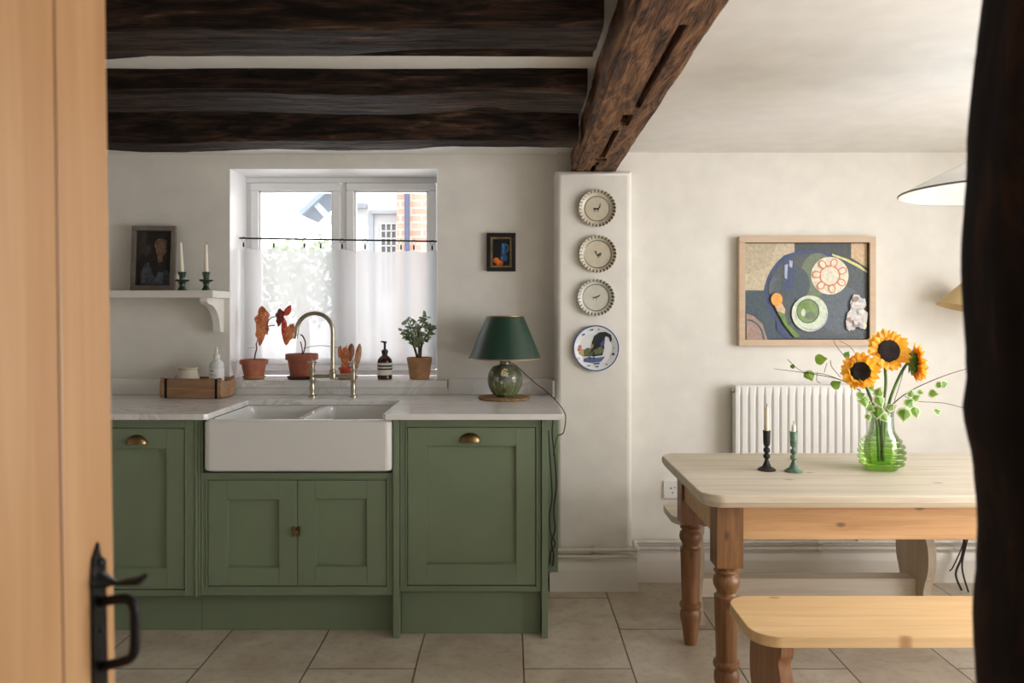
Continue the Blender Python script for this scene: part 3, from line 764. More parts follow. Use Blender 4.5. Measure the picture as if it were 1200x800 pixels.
# ------------------------------------------------------------------ wooden crate, pot and soap
cr = thing('wooden_crate', 'long low brown wooden brick-mould crate on the left of the worktop', 'crate', (-1.507, 3.69, .9108), math.radians(-5))
cw, cd, chh = .262, .125, .092
for sgn, nm in ((-1, 'front_board'), (1, 'back_board')):
    MB().box(-cw/2, cw/2, sgn*cd/2-.009, sgn*cd/2+.009, .0, chh, .003).build(nm, M['crate'], cr)
MB().box(-cw/2, cw/2, -cd/2+.009, cd/2-.009, 0, .012).build('base_board', M['crate'], cr)
for sgn in (-1, 1):
    pr = [(-cd/2-.012, .004), (-cd/2-.018, .03), (-cd/2-.018, .065), (-cd/2-.008, chh+.006)]+[(-cd/2-.008+(cd+.016)*i/10, chh+.006-.022*math.sin(PI*i/10)**.6) for i in range(1, 10)]+[(cd/2+.008, chh+.006), (cd/2+.018, .065), (cd/2+.018, .03), (cd/2+.012, .004)]
    Mx = Matrix(((0, 0, 1, sgn*cw/2+.001 if sgn > 0 else -cw/2-.019), (1, 0, 0, 0), (0, 1, 0, 0), (0, 0, 0, 1)))
    MB().prism(pr, 0, .018, Mx, bev=.003).build('end_board', M['crate'], cr)
    MB().box(sgn*(cw/2-.008)-.005, sgn*(cw/2-.008)+.005, -cd/2-.0105, -cd/2-.0085, .0, chh+.001).box(sgn*(cw/2-.008)-.005, sgn*(cw/2-.008)+.005, -cd/2-.010, -cd/2+.010, chh, chh+.0015).build('iron_strap', M['iron'], cr)
pp = thing('ceramic_pot', 'small squat cream ceramic pot sitting in the wooden crate', 'pot', (-1.560, 3.70, .924))
MB().lathe([(.03, 0), (.045, .012), (.054, .05), (.053, .078), (.042, .108), (.040, .116), (.045, .123), (.046, .127), (.042, .128), (.036, .118), (.034, .03)], 30).build('pot_body', M['cream'], pp)
m = MB()
for k in range(13):
    a = 2*PI*k/13; r = .0535; m.box(-.006, .006, -.001, .001, .062, .080, .0008, M=RZ(a) @ T(0, -r, 0) @ RX(-.05))
m.build('painted_band', plain('brown_glaze', (104, 84, 66), .5), pp)
sp = thing('soap_dispenser', 'white pump soap bottle standing in the crate beside the window', 'bottle', (-1.428, 3.715, .924))
MB().lathe([(.030, 0), (.034, .005), (.034, .135), (.030, .15), (.016, .162), (.013, .166)], 28).build('bottle', plain('milky_plastic', (214, 216, 212), .25), sp)
MB().lathe([(.0345, .03), (.0345, .122)], 28, capb=False, capt=False).build('label', plain('white_label', (226, 228, 226), .6), sp)
m = MB()
for i, (w0, w1, z) in enumerate([(-.6, -.42, .108), (-.3, -.12, .108), (-.6, .1, .094), (-.6, .3, .088), (-.5, .1, .075), (-.5, 0, .070)]):
    m.grid(lambda u, v: Vector((.0349*math.sin(w0+(w1-w0)*u), -.0349*math.cos(w0+(w1-w0)*u), z+(.008 if i < 2 else .0018)*v)), 6, 1)
m.build('lettering', plain('grey_ink', (70, 72, 76), .7), sp)
m = MB().lathe([(.015, .166), (.015, .185), (.011, .19), (.005, .192), (.005, .215), (.009, .217), (.009, .224), (.004, .227)], 20); m.tube([(0, 0, .221), (.02, -.004, .222), (.035, -.006, .218)], [.006, .0045, .0035], 8)
m.build('pump', M['whiteplas'], sp)

# ------------------------------------------------------------------ cafe curtain and rod
yc = 3.942
def rodz(x): return 1.697-.017*(x-WX0)/(WX1-WX0)
rd = tag(MB().tube([(WX0+.002, yc, rodz(WX0)), (WX1-.002, yc, rodz(WX1))], .0042, 10).build('curtain_rod', M['iron']), 'thin black curtain rod across the kitchen window recess', 'curtain rod')
cu = thing('cafe_curtain', 'sheer white cafe curtain covering the lower half of the kitchen window', 'curtain', (0, yc, 0))
ca, cb = WX0+.03, WX1-.012
hooks = [285.5, 321, 357, 376, 401, 428, 470, 485, 506.5]
hx_ = [(h-600)/F*yc for h in hooks]
def cfn(u, v):
    x = ca+(cb-ca)*u; z1 = rodz(x)-.047; z0 = 1.045
    amp = .008+.005*v
    y = amp*math.sin(u*34+1.2*math.sin(u*9))+.002*math.sin(u*77+2)+.004*v*math.sin(u*13+.7)
    dmin = min(abs(x-h) for h in hx_)
    sag = .012*min(1, dmin/.05)*(1-v)**6
    xx = x+.004*v*math.sin(u*31)
    return Vector((xx, y, z1-sag+(z0-z1)*v))
m = MB(); m.grid(cfn, 220, 26); m.build('curtain_cloth', M['cloth'], cu, ang=180)
m = MB(); m.grid(lambda u, v: cfn(u, .985+.015*v)+Vector((0, -.0015, 0)), 220, 1); m.build('hem', M['cloth'], cu, ang=180)
for h in hx_:
    m = MB(); z = rodz(h)
    m.tube([(h+.011*math.cos(a), .002*math.sin(a), z-.006+.012*math.sin(a)) for a in [2*PI*i/16 for i in range(17)]], .0011, 6)
    m.box(h-.004, h+.004, -.005, .003, z-.046, z-.022, .0015); m.build('clip_ring', M['iron'], cu)

# ------------------------------------------------------------------ plants and bottle on the sill
def pot(parent, rt, rb, h, mat, rim=True, z=0):
    m = MB(); rr = rt*.9 if rim else rt
    pr = [(rb, z), (rb+.002, z+.002)]
    if rim: pr += [(rr*.96, z+h*.74), (rt*.985, z+h*.75), (rt, z+h*.77), (rt, z+h*.99), (rt-.003, z+h), (rt-.009, z+h), (rt-.010, z+h*.9)]
    else: pr += [(rt, z+h*.97), (rt-.002, z+h), (rt-.008, z+h), (rt-.009, z+h*.9)]
    pr += [(rb, z+h*.3)]
    m.lathe(pr, 36); m.build('pot', mat, parent)
    MB().lathe([(rt-.0095, z+h*.88), (.0, z+h*.9)], 24, capb=False, capt=False).build('soil', M['soil'], parent)
def saucer(parent, r, mat):
    MB().lathe([(r*.85, 0), (r*.9, .002), (r, .014), (r-.004, .016), (r-.008, .008), (0, .006)], 32, capt=False).build('saucer', mat, parent)
def blade(m, base, tip, width, nrm, mi=0, droop=0, n=8, wav=0, cup=.15, asym=0, jag=0):
    base, tip = Vector(base), Vector(tip); d = tip-base; L = d.length; nrm = Vector(nrm).normalized()
    s = d.cross(nrm).normalized(); nn = s.cross(d.normalized())
    def fn(u, v):
        w = math.sin(PI*min(1, u**.75))**.8 if 0 < u < 1 else 0
        vv = (v-.5)*2
        wl_ = width*.5*w*(1+asym*vv+jag*math.sin(u*17+vv*2)+jag*.5*math.sin(u*31+vv*4))
        p = base+d*u+s*vv*wl_+nn*(-cup*width*abs(vv)*w+wav*math.sin(u*22+v*5)*w)+Vector((0, 0, -droop*u*u))
        return p
    m.grid(fn, n, 4, mi)
# begonia 1 (left)
SZ = .9835
b1 = thing('spotted_begonia', 'leftmost potted begonia with one tall orange spotted leaf in a terracotta pot', 'potted plant', (-1.292, 3.845, SZ), group='spotted begonias on the sill')
saucer(b1, .056, M['terrap']); pot(b1, .069, .044, .09, M['terra'], z=.008)
BY = 3.845
def Lp(px, py, dy=0, base=(-1.292, 3.845, SZ)): return P(px, py, BY+dy)-Vector(base)
m = MB(); m.tube([(0, 0, .08), Lp(299, 415), Lp(301, 408), Lp(300, 402)], [.004, .0035, .0035, .003], 8); m.build('stem', M['bstem'], b1)
m = MB(); m.tube([Lp(300, 404), Lp(303, 395), Lp(310, 380), Lp(318, 372), Lp(326, 370), Lp(330, 375), Lp(335, 380)], [.0025]*7, 6); m.tube([Lp(314, 376), Lp(311, 392)], .0018, 6)
m.tube([Lp(322, 381, -.01), Lp(314, 382, -.01), Lp(313, 392, -.01)], .003, 6); m.tube([Lp(299, 407), Lp(290, 408)], .001, 5); m.build('leaf_stalk', plain('red_stalk', (120, 52, 50), .5), b1)
m = MB(); blade(m, Lp(307, 358, -.015), Lp(304, 406, -.02), .066, (0.35, -1, .1), cup=.12, wav=.002, n=22, asym=-.2, jag=.16); blade(m, Lp(309, 360, -.015), Lp(306, 366, -.018), .03, (0, -1, 0)); m.build('orange_leaf', M['bego'], b1)
m = MB(); blade(m, Lp(328, 361, -.01), Lp(326, 383, -.012), .046, (-.2, -1, .1), n=16, cup=.2, wav=.002, jag=.15); m.build('dark_leaf', M['begd'], b1)
m = MB(); blade(m, Lp(333, 370, 0), Lp(341, 357, 0), .034, (.1, -1, .2), cup=.2); blade(m, Lp(333, 372, .01), Lp(334, 404, .01), .032, (.7, -1, 0), cup=.1); m.build('red_leaf', M['begr'], b1)
m = MB(); blade(m, Lp(344, 379, -.005), Lp(335, 405, -.01), .050, (.3, -1, .1), n=12, wav=.003, cup=.15, asym=.2, jag=.2); m.build('orange_red_leaf', M['bego'], b1)
# begonia 2 (centre, nearly bare, in the larger pot)
base2 = (-1.053, 3.848, SZ)
b2 = thing('bare_begonia', 'larger terracotta pot with a nearly bare woody begonia stem, behind the tap', 'potted plant', base2)
saucer(b2, .074, M['saucerd']); pot(b2, .080, .053, .118, M['terrad'], z=.008)
L2 = lambda px, py, dy=0: P(px, py, BY+dy)-Vector(base2)
m = MB(); m.tube(spline([(.0, 0, .1), L2(356, 412), L2(358, 402), L2(355, 394), L2(352, 392)], 4), .0035, 8)
m.tube(spline([(.003, 0, .1), L2(354, 408), L2(352, 400)], 4), .0028, 8); m.tube(spline([L2(357, 408), L2(366, 405.5), L2(380, 405), L2(395, 407)], 4), .0016, 6)
m.build('stem', M['bstem'], b2)
# begonia 3 (right of the spout)
base3 = (-.823, 3.845, SZ)
b3 = thing('spotted_begonia', 'small spotted begonia with drooping rust and tan leaves right of the tap spout', 'potted plant', base3, group='spotted begonias on the sill')
saucer(b3, .052, M['terrap']); pot(b3, .045, .034, .05, M['terra'], z=.008)
L3 = lambda px, py, dy=0: P(px, py, BY+dy)-Vector(base3)
m = MB()
for q in ((399, 406), (406, 405), (413, 404), (421, 404)): m.tube(spline([(0, 0, .05), L3((q[0]+407)/2, 425, -.01), L3(q[0], q[1]-1, -.02)], 4), .002, 6)
m.build('stem', M['bstem'], b3)
m = MB(); blade(m, L3(404, 406, -.03), L3(405, 438, -.05), .05, (.1, -1, .1), wav=.004, n=20, jag=.2); blade(m, L3(398, 405, -.02), L3(397, 420, -.02), .022, (-.3, -1, .1)); m.build('orange_leaf', M['bego'], b3)
m = MB(); blade(m, L3(411, 436, -.06), L3(398, 432, -.06), .035, (.1, -1, .3), wav=.003); m.build('red_leaf', M['begr'], b3)
m = MB(); blade(m, L3(412, 402, -.02), L3(411, 424, -.03), .034, (.3, -1, .1), n=10); m.build('dark_leaf', M['begd'] if False else plain('rust_leaf', (132, 74, 46), .5, var=.25, vs=90), b3)
m = MB(); blade(m, L3(422, 402, -.01), L3(417, 436, -.03), .032, (.5, -1, .1), n=12); m.build('tan_leaf', M['begt'], b3)
# dark pump bottle
bb = thing('amber_pump_bottle', 'brown glass pump bottle with cream and black banded label on the sill', 'bottle', (-.636, 3.84, SZ))
MB().lathe([(.033, 0), (.0365, .004), (.0365, .088), (.033, .10), (.022, .112), (.013, .118), (.013, .126)], 32).build('glass_body', M['amber'], bb)
MB().lathe([(.0325, .016), (.0335, .02), (.0335, .075), (.030, .078)], 28).build('liquid', plain('dark_red_liquid', (60, 22, 16), .3), bb)
lb = MB()
for z0, z1, mi in ((.021, .047, 0), (.047, .055, 1), (.055, .062, 0), (.062, .070, 1), (.070, .082, 0)):
    lb.lathe([(.0371, z0), (.0371, z1)], 32, capb=False, capt=False, mi=mi)
lb.build('label', [plain('cream_label', (222, 216, 204), .6), plain('label_black', (34, 30, 28), .6)], bb)
m = MB().lathe([(.0145, .122), (.0145, .128), (.017, .131), (.017, .142), (.011, .147), (.006, .150), (.006, .178), (.010, .18), (.010, .186), (.004, .189)], 20); m.tube([(0, 0, .184), (-.014, -.004, .187), (-.02, -.006, .186)], [.005, .004, .003], 8)
m.build('pump', M['black'], bb)
# jade plant
basej = (-.463, 3.845, SZ)
jp = thing('jade_plant', 'leafy jade plant in a pale terracotta pot at the right end of the sill', 'potted plant', basej)
pot(jp, .064, .046, .108, M['terrap'], rim=False)
LJ = lambda px, py, dy=0: P(px, py, BY+dy)-Vector(basej)
m = MB(); tips = []
rj = random.Random(3)
trunks = [[(0, 0, .09), LJ(492, 410), LJ(489, 398), LJ(486, 388), LJ(488, 376)], [(.003, 0, .09), LJ(494, 405), LJ(499, 395), LJ(503, 388), LJ(504, 382)], [(-.008, 0, .09), LJ(486, 408), LJ(481, 400), LJ(476, 393), LJ(472, 386)],
          [(-.002, 0, .09), LJ(491, 400, -.02), LJ(490, 390, -.03), LJ(497, 377, -.02), LJ(500, 370, -.02)], [(-.004, .004, .09), LJ(484, 402, .02), LJ(481, 385, .02), LJ(476, 374, .02)]]
for tr in trunks:
    sp_ = spline(tr, 5); m.tube(sp_, [.0065-.0048*i/(len(sp_)-1) for i in range(len(sp_))], 8)
    for i in range(7, len(sp_)): tips.append((sp_[i], (sp_[i]-sp_[i-1]).normalized()))
m.build('stem', M['jstem'], jp)
m = MB()
for (p, d) in tips:
    for k in range(3 if rj.random() < .7 else 2):
        a = rj.uniform(0, 2*PI); v = Vector((math.cos(a), math.sin(a)*.6, rj.uniform(-.5, .7))).normalized()
        L = rj.uniform(.02, .036); q = p+v*.004
        blade(m, q, q+v*L, L*.42, (rj.uniform(-.4, .4), -1, rj.uniform(.0, .8)), n=5, cup=.25)
blade(m, LJ(503.5, 389), LJ(504, 378, -.005), .024, (0, -1, 0)); blade(m, LJ(487, 406, -.04), LJ(489, 393, -.04), .034, (0, -1, .1)); blade(m, LJ(496, 402, -.04), LJ(492, 391, -.04), .026, (0.2, -1, .1))
m.build('foliage', M['jade'], jp)

# ------------------------------------------------------------------ table lamp, mat, small still life
lx, ly = -.033, 3.615
tag(MB().lathe([(.118, 0), (.122, .003), (.122, .008), (.116, .0105), (0, .0105)], 48, wob=lambda r, z, a: r*(1+.012*math.sin(36*a)), capt=False).build('woven_mat', M['rope'], loc=(lx-.005, ly, .9108)), 'round woven seagrass mat under the table lamp', 'mat')
lp = thing('table_lamp', 'ceramic table lamp with flower-painted round base and dark green shade', 'lamp', (lx, ly, .9218))
k = NT('mottled_green_grey_glaze'); v = k.coord(); nz = k.noise(v, 22, 6)
k.set(k.b.inputs['Base Color'], k.ramp(nz, [(.3, (52, 58, 40)), (.5, (92, 96, 76)), (.7, (136, 136, 118))])); k.b.inputs['Roughness'].default_value = .15; k.b.inputs['Coat Weight'].default_value = .5
def brad(z): # base radius at height
    return max(.02, .083*math.sqrt(max(0, 1-((z-.077)/.088)**2)))
prof = [(.042, 0), (.045, .003)]+[(brad(z), z) for z in [.008+.0095*i for i in range(15)]]+[(.026, .150), (.024, .158), (.027, .168), (.022, .170)]
MB().lathe(prof, 40).build('lamp_base', k.m, lp)
m = MB(); rl = random.Random(5)
def onbase(a, z, e=.0012): r = brad(z)+e; return Vector((r*math.sin(a), -r*math.cos(a), z))
for i in range(17):
    a = -.75+1.6*i/16; zt_ = rl.uniform(.055, .10); da = rl.uniform(-.12, .12)
    if abs(i-8) < 3: zt_ += .02
    m.tube([onbase(a, .012), onbase(a+da*.4, (zt_+.012)/2), onbase(a+da, zt_)], [.0028, .0022, .001], 6, mi=rl.choice([0, 0, 1]))
for (a, z, r, mi) in ((0, .118, .019, 2), (.12, .108, .012, 2), (-.12, .112, .012, 2), (.1, .085, .011, 3), (-.45, .085, .011, 4), (.55, .08, .010, 2), (-.15, .072, .008, 2)):
    for j in range(7):
        aa = j*.9; c = onbase(a+r*.7/.08*math.cos(aa)*(j > 0), z+r*.7*math.sin(aa)*(j > 0), .001); m.sphere(c, r*.33, mi, 1, (1, .6, 1))
m.build('painted_flowers', [plain('leaf_glaze', (104, 124, 62), .3), plain('pale_leaf_glaze', (156, 164, 102), .3), plain('cream_flower_glaze', (200, 192, 150), .3), plain('blue_flower_glaze', (116, 120, 168), .3), plain('mauve_flower_glaze', (150, 142, 136), .3)], lp)
MB().lathe([(.011, .168), (.011, .215), (.016, .218), (.016, .25)], 16).build('socket', M['brass'], lp)
zs0, zs1, rs0, rs1 = .178, .378, .170, .087
MB().lathe([(rs0, zs0), (rs1, zs1), (rs1-.0015, zs1), (rs0-.0015, zs0)], 64, capb=False, capt=False).build('lamp_shade', plain('dark_green_shade', (34, 62, 50), .32, coat=.3), lp)
MB().lathe([(rs0-.002, zs0-.001), (rs0+.0012, zs0-.001), (rs0-.0008, zs0+.004)], 64, capb=False, capt=False).lathe([(rs1+.0015, zs1-.003), (rs1+.0008, zs1+.001), (rs1-.002, zs1+.001)], 64, capb=False, capt=False).lathe([(rs0-.0018, zs0), (rs1-.0018, zs1)], 64, capb=False, capt=False).build('shade_trim', plain('gold_shade_trim', (176, 150, 112), .35, .6), lp)
cpts = spline([(.02, .03, .16), (.055, .02, .140), (.10, 0, .10), (.15, -.06, .06), (.19, -.12, .035), (.225, -.30, .012), (.246, -.48, -.01), (.2475, -.548, -.03), (.240, -.520, -.09), (.226, -.40, -.12), (.222, -.28, -.17), (.218, -.200, -.24)], 6)
MB().tube([Vector(p) for p in cpts], .0024, 8).build('lamp_cord', M['cable'], lp)
# still life picture
def wallpic(name, label, cx, cy, s, wpx, hpx, tpx, dep, ywall, fmat):
    S = s; t_ = thing(name, label, 'picture', ((cx-600)/S, ywall, CZ-(cy-365)/S))
    frame4(MB(), wpx/S, hpx/S, tpx/S, dep, bev=.002).build('frame', fmat, t_); return t_
s1_ = F/(YK-.02)
sl = wallpic('still_life_picture', 'tiny still life of a blue jug and oranges in a thick black frame', 587.3, 295.3, s1_, 34, 45, 4.6, .022, YK-.001, plain('ebonised_frame', (24, 20, 18), .35))
frame4(MB(), 25/s1_, 36/s1_, 2.4/s1_, .016, bev=.001).build('gilt_slip', plain('dull_gilt', (134, 118, 84), .4, .4, var=.2), sl)
Sb = 11.43*s1_
cm = canvas_mats([(14, 16, 24), (34, 92, 146), (18, 48, 98), (212, 92, 20), (236, 134, 34), (150, 150, 160), (74, 130, 176)], var=.12, nm='still_life_paint', rough=.4)
paint([(0, [(195, 215), (430, 215), (430, 590), (195, 590)]), (2, circ(352, 478, 58, 22, 52)), (2, [(310, 290), (395, 290), (388, 440), (300, 440)]), (1, [(320, 285), (372, 285), (366, 430), (322, 430)]), (1, circ(345, 478, 44, 20, 38)), (6, [(326, 290), (345, 290), (342, 425), (328, 425)]),
       (5, [(372, 295), (400, 300), (412, 330), (408, 380), (385, 408), (384, 398), (398, 376), (402, 335), (392, 308), (372, 302)]), (3, circ(245, 512, 42, 20, 40)), (3, circ(288, 548, 50, 20, 42)), (4, circ(250, 500, 24, 16, 22)), (4, circ(280, 538, 26, 16, 22)), (5, circ(325, 482, 7, 10, 14))], Sb, 312, 404, -.004, .0004).box(-.043, .043, -.003, 0, -.065, .065, 0, 0).build('canvas', cm, sl)
# wall socket half behind the lamp
so = thing('wall_socket', 'white double socket behind the table lamp on the kitchen wall', 'socket', (.045, YK, 1.12))
so2m = MB().box(-.073, .073, -.009, -.0005, -.043, .043, .002).build('face_plate', M['whiteplas'], so)
for q_ in (-.03, .018): MB().box(q_, q_+.012, -.012, -.009, .02, .035, .001).build('rocker_switch', M['whiteplas'], so)

# ------------------------------------------------------------------ plates on the pier
def plate_mat(name, base, dark, R, ring, nst, flute=True):
    k = NT(name); tc = k.n('ShaderNodeTexCoord'); s = k.sep(tc.outputs['Object'])
    r = k.math('DIVIDE', k.math('SQRT', k.math('ADD', k.math('MULTIPLY', s[0], s[0]), k.math('MULTIPLY', s[2], s[2]))), R)
    a = k.math('ARCTAN2', s[2], s[0]); st = k.math('SINE', k.math('MULTIPLY', a, nst))
    n = k.noise(tc.outputs['Object'], 14, 3)
    side = k.math('ADD', k.math('MULTIPLY', k.math('DIVIDE', s[0], R), .55), .35)
    stripes = k.math('GREATER_THAN', k.math('ADD', st, side), .55)
    rim = k.math('MULTIPLY', stripes, k.math('GREATER_THAN', r, .85))
    rg = k.math('LESS_THAN', k.math('ABSOLUTE', k.math('SUBTRACT', k.math('ADD', r, k.math('MULTIPLY', n, .03)), ring+.015)), .026)
    f = k.math('MAXIMUM', rim, k.math('MULTIPLY', rg, .95))
    b = k.ramp(k.noise(tc.outputs['Object'], 30, 4), [(.3, tuple(x*.94 for x in base)), (.7, base)])
    k.set(k.b.inputs['Base Color'], k.mix(k.math('MULTIPLY', f, .85), b, lin(dark))); k.b.inputs['Roughness'].default_value = .25
    return k.m
MY = RX(PI/2)    # local +z -> -y
def animal(kind):
    # silhouettes in a -1..1 box, x right, y up
    if kind == 'goat':
        return [(0, [(-.7, -.1), (-.6, .15), (-.3, .12), (.1, .12), (.35, .3), (.38, .5), (.6, .42), (.62, .28), (.4, .1), (.3, -.2), (-.2, -.18), (-.55, -.22)]), (0, [(-.55, -.2), (-.48, -.2), (-.45, -.6), (-.52, -.6)]), (0, [(-.35, -.2), (-.28, -.2), (-.3, -.55), (-.36, -.55)]), (0, [(.05, -.2), (.12, -.2), (.12, -.6), (.05, -.6)]), (0, [(.25, -.2), (.32, -.2), (.3, -.55), (.24, -.55)]), (0, [(.42, .45), (.48, .9), (.54, .92), (.49, .45)]), (0, [(.52, .45), (.68, .95), (.73, .93), (.58, .43)])]
    if kind == 'hen':
        return [(1, [(-.2, .1), (.1, .0), (.4, .3), (.7, .3), (.75, 0), (.5, -.4), (.1, -.45), (-.2, -.25)]), (0, [(-.55, .45), (-.4, .65), (-.2, .5), (-.1, .1), (-.2, -.1), (-.35, .1), (-.4, .35)]), (0, [(0, -.4), (.06, -.4), (.04, -.75), (-.02, -.75)]), (0, [(.2, -.4), (.26, -.4), (.26, -.75), (.2, -.75)]), (0, [(.0, .0), (.3, .1), (.35, -.15), (.1, -.25)])]
    return [(0, [(-.8, .0), (-.4, .1), (.0, .2), (.2, .3), (.45, .35), (.8, .6), (.85, .5), (.6, .15), (.3, .05), (.1, -.15), (-.3, -.1), (-.5, -.05)]), (0, [(-.4, 0), (-.3, 0), (-.45, -.45), (-.55, -.4)]), (0, [(.1, 0), (.2, .0), (.15, -.5), (.05, -.5)]), (1, [(-.2, .0), (.2, .2), (.1, -.1)])]
def fluted(cx, cy, rpx, label, kind, base, dark, ring):
    R = rpx/F*(YP-.02)
    t_ = thing('fluted_plate', label, 'plate', ((cx-600)/F*(YP-.02), YP-.001, CZ-(cy-365)/F*(YP-.02)), group='plates hung on the pier')
    pr = [(R*.5, 0), (R*.6, .001), (R*.93, .016), (R, .021), (R*.985, .0235), (R*.9, .020), (R*.80, .0085), (R*.74, .006), (0, .006)]
    m = MB(); m.lathe(pr, 144, MY, wob=lambda r, z, a: r*(1+(.020*math.cos(30*a) if r > R*.85 else .012*math.cos(30*a) if r > R*.78 else 0)), capt=False)
    m.build('dish', plate_mat('plate_glaze_'+kind, base, dark, R, ring, 30), t_, ang=70)
    m = MB(); S = .30*R
    for i, (mi, pl_) in enumerate(animal(kind)): m.face([Vector((x*S, -.0066-.0002*i, y*S)) for x, y in pl_], mi)
    m.build('painted_animal', [plain('brown_brushwork_'+kind, (52, 46, 42), .4), plain('green_brushwork_'+kind, (86, 104, 84), .4)], t_)
fluted(700, 244, 21.8, 'cream fluted plate with a painted deer, topmost on the pier under the beam', 'goat', (206, 196, 174), (70, 62, 54), .66)
fluted(700.5, 297.5, 21.8, 'cream fluted plate with a small green hen, second from the top on the pier', 'hen', (208, 198, 176), (74, 68, 60), .74)
fluted(698.5, 348.5, 21.5, 'pale grey fluted plate with a running animal, just above the rooster plate', 'hare', (208, 204, 192), (62, 72, 66), .72)
R = 27/F*(YP-.02)
rp = thing('rooster_plate', 'white plate with blue rim and painted rooster, lowest on the pier', 'plate', ((698.5-600)/F*(YP-.02), YP-.001, CZ-(408-365)/F*(YP-.02)))
k = NT('rooster_plate_glaze'); tc = k.n('ShaderNodeTexCoord'); s = k.sep(tc.outputs['Object'])
r_ = k.math('DIVIDE', k.math('SQRT', k.math('ADD', k.math('MULTIPLY', s[0], s[0]), k.math('MULTIPLY', s[2], s[2]))), R)
k.set(k.b.inputs['Base Color'], k.mix(k.math('GREATER_THAN', k.math('ADD', r_, k.math('MULTIPLY', k.noise(tc.outputs['Object'], 30, 2), .02)), .955), lin((222, 224, 226)), lin((62, 78, 140)))); k.b.inputs['Roughness'].default_value = .15
MB().lathe([(R*.5, 0), (R*.6, .001), (R*.95, .016), (R, .018), (R*.985, .0205), (R*.93, .019), (R*.74, .011), (R*.68, .008), (0, .008)], 72, MY, capt=False).build('dish', k.m, rp, ang=70)
# rooster drawing in crop pixels (533x800 crop of x660..740, y320..440)
Sr = 6.66*F/(YP-.02); rr = random.Random(9)
def up_poly(pts): return pts
ro = [(3, [(165, 665), (200, 655), (260, 660), (330, 650), (300, 690), (220, 700), (160, 690)]),
      (0, [(225, 590), (228, 540), (245, 490), (285, 462), (335, 457), (375, 480), (384, 520), (372, 540), (360, 500), (335, 490), (320, 530), (325, 580), (310, 640), (240, 650), (200, 640), (190, 600)]),
      (1, [(150, 640), (160, 600), (195, 580), (230, 590), (235, 630), (200, 650), (165, 648)]), (4, [(130, 610), (140, 590), (165, 595), (165, 640), (140, 638), (122, 625)]),
      (2, [(120, 590), (125, 565), (140, 558), (148, 575), (142, 600), (122, 610), (113, 600)]), (1, [(240, 600), (300, 570), (320, 600), (300, 630), (250, 635)]), (5, [(290, 540), (310, 510), (330, 515), (325, 560), (300, 570)]),
      (3, [(150, 475), (170, 468), (175, 478), (152, 490)]), (3, [(215, 440), (235, 433), (238, 445), (218, 450)]), (3, [(272, 432), (286, 432), (284, 441), (272, 440)]), (0, [(382, 625), (400, 620), (402, 638), (388, 640)]), (3, [(392, 578), (400, 578), (400, 586), (392, 586)]), (3, [(335, 705), (347, 706), (345, 716), (334, 715)]), (2, [(120, 660), (130, 660), (130, 668), (121, 668)]),
      (3, [(240, 700), (290, 695), (285, 710), (245, 712)]), (3, [(190, 718), (215, 715), (213, 724), (192, 727)]), (3, [(255, 722), (280, 720), (277, 732), (258, 733)]), (0, [(205, 640), (213, 640), (212, 672), (204, 672)]), (0, [(240, 640), (248, 640), (247, 670), (239, 670)]), (4, [(228, 560), (240, 550), (236, 580), (228, 585)])]
m = MB()
for i, (mi, pl_) in enumerate(ro):
    pts = []
    for x, y in pl_:
        X, Z = (x-258)/Sr, -(y-585)/Sr; q = math.hypot(X, Z)/R
        dep = .0084 if q < .67 else .0084+.0035*min(1, (q-.67)/.07)+.0085*max(0, (q-.74)/.19)
        pts.append(Vector((X, -dep-.0012-.0002*i, Z)))
    m.face(pts, mi)
m.build('painted_rooster', [plain('rooster_black', (34, 42, 46), .3, var=.3, vs=90), plain('rooster_green', (96, 106, 74), .3, var=.4, vs=120), plain('rooster_red', (168, 74, 74), .3), plain('rooster_blue', (74, 92, 138), .3, var=.3, vs=100), plain('rooster_ochre', (176, 152, 96), .3), plain('rooster_violet', (76, 84, 134), .3)], rp)

# ------------------------------------------------------------------ pipes, cables, sockets low on the walls
hp = thing('heating_pipe', 'upper white painted heating pipe running above the skirting boards', 'pipe', (0, 0, 0), group='heating pipes above the skirting')
def pipe_run(z, parent):
    a = YP-.022; b = YD-.022
    pts = [(PX0+.0-.04, a, z), (PX1+.012, a, z)]
    MB().tube(pts, .009, 12).tube([(PX1+.012, a-.001, z), (PX1+.022, a+.006, z), (PX1+.024, b-.01, z+.002), (PX1+.034, b, z+.002)], .009, 12).tube([(PX1+.034, b, z+.002), (1.80, b, z+.002), (2.6, b, z+.002)], .009, 12).build('pipe_run', M['pipe'], parent)
    for x, y in ((PX0-.03, a), (PX0+.185, a), (PX1+.005, a), (PX1+.24, b), (1.5, b)): MB().tube([(x-.012, y, z), (x+.012, y, z)], .0125, 12).build('fitting', M['pipe'], parent)
pipe_run(.196, hp)
hp = thing('heating_pipe', 'lower white painted heating pipe close above the skirting boards', 'pipe', (0, 0, 0), group='heating pipes above the skirting')
pipe_run(.164, hp)
tag(MB().box(PX0+.178, PX0+.192, YP-.014, YP-.001, .15, .212, .002).build('pipe_clip', M['pipe']), 'white pipe clip on the pier holding both heating pipes', 'pipe clip')
c = MB().tube(spline([(.185, 3.40, .86), (.178, 3.39, .78), (.19, 3.38, .66), (.195, 3.38, .55), (.185, 3.39, .45), (.19, 3.39, .36), (.175, 3.4, .3), (.185, 3.405, .24), (.18, 3.4155, .19)], 5), .0035, 8)
c.tube(spline([(.160, 3.37, .80), (.165, 3.37, .70), (.172, 3.37, .60), (.176, 3.37, .50), (.165, 3.37, .43), (.170, 3.37, .35), (.19, 3.38, .30), (.172, 3.39, .26), (.168, 3.4155, .2)], 5), .003, 8)
tag(c.build('power_cable', M['cabled']), 'dark cables hanging in the gap between the cabinet and the pier', 'cable')
